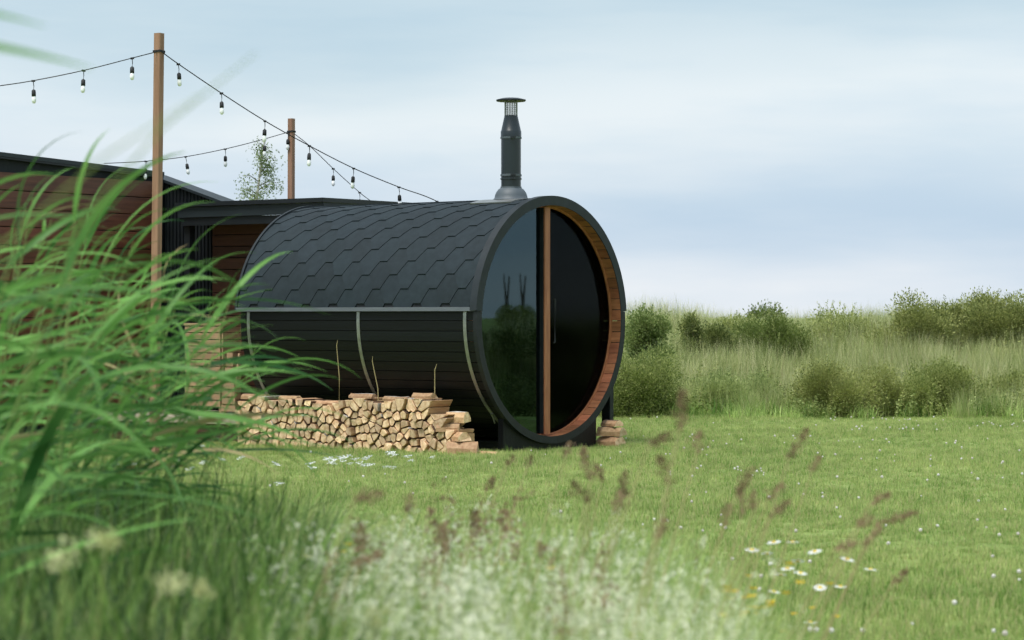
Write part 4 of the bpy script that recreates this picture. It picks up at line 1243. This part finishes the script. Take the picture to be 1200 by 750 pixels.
heads = [(798, 483, 5.2, .085, 5), (818, 520, 6.5, .06, 8), (772, 515, 5.6, .05, 60), (688, 545, 6.5, .085, -14), (682, 578, 5.6, .055, -40), (731, 570, 6.5, .07, 5), (724, 588, 6.0, .05, 20),
         (665, 528, 7.5, .04, 15), (620, 542, 8.0, .035, 20), (597, 541, 7.5, .03, 35), (574, 568, 7.0, .035, 25), (935, 520, 6.5, .085, 32), (872, 565, 6.0, .07, 35), (908, 577, 6.8, .055, 40), (912, 598, 6.2, .06, 50),
         (870, 590, 6.5, .05, -5), (883, 588, 6.8, .05, 3), (1030, 585, 6.5, .055, 62), (1050, 607, 6.5, .11, 74), (1012, 612, 6.3, .04, 70), (990, 640, 6.2, .05, 72), (1022, 630, 6.2, .06, 40), (1054, 677, 7.0, .05, 45),
         (780, 552, 5.5, .06, -20), (432, 582, 5.0, .05, 80), (424, 630, 5.2, .05, -10), (430, 655, 4.8, .06, 70), (555, 615, 6.0, .06, 5), (590, 612, 6.5, .06, -5), (635, 645, 5.8, .04, 0), (702, 556, 7.5, .05, -20), (775, 620, 6, .05, 25), (850, 605, 6.2, .05, 10), (955, 545, 7.2, .045, 25), (480, 590, 6.2, .05, 15), (520, 628, 5.8, .05, -12)]
def where(px, py):
    if px < 500: return 'blurred brown seed head on a stalk left of the white blossom'
    if px < 760 and py < 600: return 'brown seed head on a stalk below the round front'
    if px < 760: return 'brown seed head sunk in the middle of the white blossom'
    if px < 860: return 'blurred brown seed head right of the round front'
    if px < 960: return 'brown seed head on a stalk above the white daisies'
    return 'brown seed head on a bent stalk leaning over the lawn at right'
heads.sort()
cnt_ = {}
for h in heads:
    lab = where(h[0], h[1])
    cnt_[lab] = cnt_.get(lab, 0) + 1
    lab += f', {nth(cnt_[lab])} from left'
    if h[:2] == (798, 483): lab = 'tallest blurred brown seed head, in front of the bushes beside the barrel'
    if h[:2] == (1050, 607): lab = 'longest brown seed head, lying almost level over the right lawn'
    if h[:2] == (935, 520): lab = 'slanting brown seed head reaching up to the dark bush'
    seed_stalk(*h, lab, 1.15)

# oxeye daisies -------------------------------------------------------------
DM = {}
mb = MB(); mb.lathe([(.0095, 0), (.0085, .0045), (.004, .007), (.0005, .0075)], 10); DM['disc'] = mb.data('flower_disc', M['yellow'], True)
V, F, MI = [], [], []
for k in range(17):
    a = k * 2 * math.pi / 17; d = Vector((math.cos(a), math.sin(a), 0)); s_ = Vector((-d.y, d.x, 0)); b0 = len(V)
    for (r_, w_, z_) in ((.008, .0018, .002), (.018, .0036, .0035), (.026, .0026, .001)):
        V += [tuple(d * r_ - s_ * w_ + Vector((0, 0, z_))), tuple(d * r_ + s_ * w_ + Vector((0, 0, z_)))]
    F += [(b0, b0 + 1, b0 + 3, b0 + 2), (b0 + 2, b0 + 3, b0 + 5, b0 + 4)]; MI += [0, 0]
DM['petals'] = mesh('petals', V, F, M['white_petal'], MI)
dz = [(907, 636), (929, 636), (881, 645), (899, 649), (955, 647), (993, 656), (935, 658), (923, 667), (915, 674), (961, 689), (907, 694), (950, 730), (938, 672), (985, 688), (1020, 668)]
dz.sort()
for k_, (px, py) in enumerate(dz):
    Y = random.uniform(8.8, 9.7); p = P(px, py, Y)
    lab = f'white oxeye daisy in the small group at lower right, {nth(k_ + 1)} from left'
    if (px, py) == (950, 730): lab = 'lowest white daisy, near the bottom edge of the photo'
    if (px, py) == (1020, 668): lab = 'rightmost white daisy of the small group'
    o = thing('oxeye_daisy', lab, 'daisy', (p.x - .03, Y, 0), 0, 'white daisies at lower right')
    MB().tube([(0, 0, 0), (.005, 0, p.z * .5), (.03, 0, p.z)], [.002, .0018, .0014], 5).build('stem', M['meadow_blade'], o)
    r_ = (random.uniform(-.25, .35), random.uniform(-.25, .25), random.uniform(0, 6))
    link('petals', DM['petals'], o, loc=(.03, 0, p.z), rot=r_); link('flower_disc', DM['disc'], o, loc=(.03, 0, p.z), rot=r_)
# yellow flowers low in the grass
V, F, MI = [], [], []
for k in range(9):
    leaf_quads(V, F, MI, Vector((0, 0, .42)), Vector((math.cos(k * .7), math.sin(k * .7), .4)), .016)
blade(V, F, MI, (0, 0, 0), 0, .42, 0, .004, 0, 3, 1)
yel = mesh('yellow_flower', V, F, [M['yellow'], M['meadow_blade']], MI)
pts = []
for _ in range(60):
    px, py = (random.gauss(875, 45), random.gauss(712, 16)) if random.random() < .6 else (random.gauss(400, 16), random.gauss(660, 8)) if random.random() < .5 else (random.uniform(500, 760), random.uniform(640, 740))
    Y = random.uniform(6.5, 9); z = P(px, py, Y).z
    pts.append(((px - 600) * Y / FPX, Y, z - .42))
scatter('yellow_flowers', pts, rand_rot(len(pts), .02), np.full(len(pts), 1.0), np.zeros(len(pts)), [yel], 'tiny yellow flowers dotted in the foreground grass', 'flowers')

# cream flower heads at lower left --------------------------------------------
for (px, py, Y, s_, lab) in ((205, 683, 4.3, 1.0, 'largest blurred cream flower head at lower left'), (78, 645, 4.1, .8, 'blurred cream flower head nearest the left edge'),
                             (125, 632, 4.2, .6, 'small blurred cream flower head right of the leftmost one'), (440, 726, 5.0, .7, 'cream flower head low in the grass left of the white blossom'),
                             (238, 690, 4.6, .5, 'smaller cream flower head just right of the largest one')):
    p = P(px, py, Y)
    o = thing('meadowsweet', lab, 'flower', (p.x - .06, Y, 0), 0, 'cream flower heads at lower left')
    MB().tube([(0, 0, 0), (.02, 0, p.z * .5), (.06, 0, p.z)], [.003, .0025, .002], 5).build('stem', M['reed_stem'], o)
    V, F, MI = [], [], []
    for lobe in range(6):
        c = Vector((.06 + random.gauss(0, .019) * s_, random.gauss(0, .014), p.z + random.gauss(0, .014) * s_))
        for k in range(26):
            d = Vector((random.gauss(0, 1), random.gauss(0, 1), random.gauss(0, 1))).normalized()
            leaf_quads(V, F, MI, c + d * .016 * s_ * random.random() ** .5, d, .008)
    link('blossom', mesh('blossom', V, F, M['sweet_petal'], MI), o)

# ------------------------------------------------------------------ reeds at the left
def reed_leaf(ln, w, rise, droop, segs=11):
    """leaf blade leaving the stem along +x, rising then drooping"""
    V, F = [], []
    x = z = 0; ang = rise
    for i in range(segs + 1):
        k = i / segs
        ww = w * .5 * min(1, .35 + 3.2 * k) * (1 - k ** 2.4) + .0006
        fold = ww * .35
        V += [(x, -ww, z + fold), (x, 0, z), (x, ww, z + fold)]
        x += math.cos(ang) * ln / segs; z += math.sin(ang) * ln / segs
        ang -= droop / segs * (.5 + k)
    for i in range(segs):
        for j in range(2):
            F.append((3 * i + j, 3 * i + j + 1, 3 * i + 4 + j, 3 * i + 3 + j))
    return mesh('leaf', V, F, M['reed_leaf'], smooth=True)
leaf_src = [reed_leaf(.50, .0215, R(r_), R(d_)) for r_, d_ in ((44, 80), (32, 66), (22, 50), (55, 110), (18, 58), (40, 88), (5, 26), (30, 92))]
dry_src = []
for q in leaf_src[:4]:
    q2 = q.copy(); q2.materials.clear(); q2.materials.append(M['straw']); dry_src.append(q2)
RGRP = 'green reeds at the left edge'
def reed(px, Y, H, lean, nleaf, label, z_from=.35, seed=0, up=0.0):
    rg_ = random.Random(seed)
    X = (px - 600) * Y / FPX
    o = thing('reed', label, 'reed', (X, Y, 0), 0, RGRP)
    ly = rg_.uniform(-.15, .15)
    def sp(k): return Vector((lean * k ** 1.8, ly * k ** 1.8, H * k - abs(lean) * .22 * k ** 2))
    MB().tube([sp(k / 6) for k in range(7)], [.0048, .0046, .0042, .0036, .003, .0022, .0012], 6).build('stem', M['reed_stem'], o)
    for i in range(nleaf):
        k = z_from + (1 - z_from) * (i + rg_.uniform(.1, .9)) / nleaf
        az = rg_.gauss(0, .55) if rg_.random() < .9 else rg_.uniform(-math.pi, math.pi)
        s_ = rg_.choice((.6, .7, .8, .9, 1.0, 1.1, 1.3)) * rg_.uniform(.9, 1.1) * (1.0 if k < .9 else .72)
        pitch = rg_.gauss(-.02, .26) - up - (.45 * (k - .8) / .2 if k > .85 else 0)
        link('leaf', (leaf_src[rg_.randrange(len(leaf_src))] if rg_.random() < .955 else dry_src[rg_.randrange(4)]), o, loc=sp(k), rot=(rg_.gauss(0, .5), pitch, az), scale=(s_, s_ * rg_.uniform(.8, 1.25), s_))
rg_ = random.Random(99)
n = 0
for row, (Y, cnt, pa, pb) in enumerate(((9.4, 11, -70, 135), (8.4, 11, -100, 120), (7.4, 10, -160, 80), (6.2, 7, -240, 20))):
    for i in range(cnt):
        px = pa + (pb - pa) * (i + rg_.uniform(.2, .8)) / cnt
        yy = Y + rg_.uniform(-.35, .35)
        lean = rg_.uniform(.16, .36)
        ptop = px + lean * FPX / yy
        top_py = 245 + .46 * max(0, ptop - 20) + rg_.uniform(-25, 100)
        H = CAM_Z + (372 - top_py) * yy / FPX + lean * .22
        lab = ['green reed at the back of the clump, before the brown cabin', 'green reed in the middle of the clump at the left edge', 'blurred green reed towards the front of the clump', 'very blurred green reed at the front of the clump'][row]
        reed(px, yy, H, lean, rg_.randrange(11, 15), lab, .15, 100 + n)
        n += 1
for i in range(16):
    yy = rg_.uniform(7.6, 9.6); px = -60 + 215 * (i + rg_.random()) / 16
    lean = rg_.uniform(.12, .3); top_py = rg_.uniform(430, 540)
    H = CAM_Z + (372 - top_py) * yy / FPX + lean * .22
    reed(px - lean * FPX / yy * .5, yy, H, lean, rg_.randrange(6, 9), 'short reed under the clump, low above the white lawn flowers', .2, 700 + i)
for i in range(4):
    yy = rg_.uniform(9.0, 10.0); px = 100 + 110 * (i + rg_.random()) / 4
    lean = rg_.uniform(.2, .36); top_py = rg_.uniform(385, 440)
    H = CAM_Z + (372 - top_py) * yy / FPX + lean * .22
    reed(px, yy, H, lean, rg_.randrange(6, 9), 'reed leaning towards the left end of the woodpile', .45, 800 + i)
for i in range(5):
    yy = rg_.uniform(8.6, 9.8); px = 70 + 130 * (i + rg_.random()) / 5
    lean = rg_.uniform(.2, .36); top_py = rg_.uniform(325, 400)
    H = CAM_Z + (372 - top_py) * yy / FPX + lean * .22
    reed(px, yy, H, lean, rg_.randrange(9, 12), 'reed bending right in front of the porch and slatted cabinet', .35, 900 + i)
# a few that stand apart
reed(62, 6.6, 1.50, .05, 6, 'upright reed with one straight vertical leaf above the clump', .5, 501, .7)
reed(190, 9.2, .95, .28, 8, 'low reed at the right end of the clump reaching towards the woodpile', .3, 502)
reed(165, 8.6, 1.08, .22, 8, 'reed at the right end of the clump in front of the porch', .3, 503)
for k_, (p0, p1, p2, Y_, lab) in enumerate((((60, 300), (190, 150), (300, 62), 3.0, 'very near thin grass stalk crossing the sky over the tall post'),
                                            ((-10, 300), (120, 185), (235, 112), 2.7, 'faint near grass stalk crossing the sky left of the tall post'))):
    q = [P(*p, Y_) for p in (p0, p1, p2)]
    b0_ = Vector((q[0].x - .12, Y_, 0))
    o = thing('grass_stalk', lab, 'grass stalk', b0_, 0, 'very near thin stalks at upper left')
    MB().tube([Vector((0, 0, 0)), Vector((.02, 0, .75)), q[0] - b0_, q[1] - b0_, q[2] - b0_], [.002, .002, .0018, .0013, .0006], 6).build('stem', M['reed_stem'], o)
    MB().tube([Vector((.02, 0, .75)), Vector((.09, .01, 1.0)), Vector((.19, .02, 1.02))], [.002, .0022, .0006], 5).build('leaf', M['reed_leaf'], o)
nr = thing('reed', 'very near blurred reed reaching in at the upper left edge', 'reed', (-.98, 3.2, 0), 0, RGRP)
MB().tube([(0, 0, 0), (.01, 0, .8), (.03, 0, 1.5), (.05, 0, 1.66)], [.005, .0045, .003, .001], 6).build('stem', M['reed_stem'], nr)
for (z, s_, pitch) in ((1.615, .74, .10), (1.57, .86, .10)):
    link('leaf', leaf_src[6], nr, loc=(.03, 0, z), rot=(1.1, pitch, 0), scale=(s_, s_, s_))
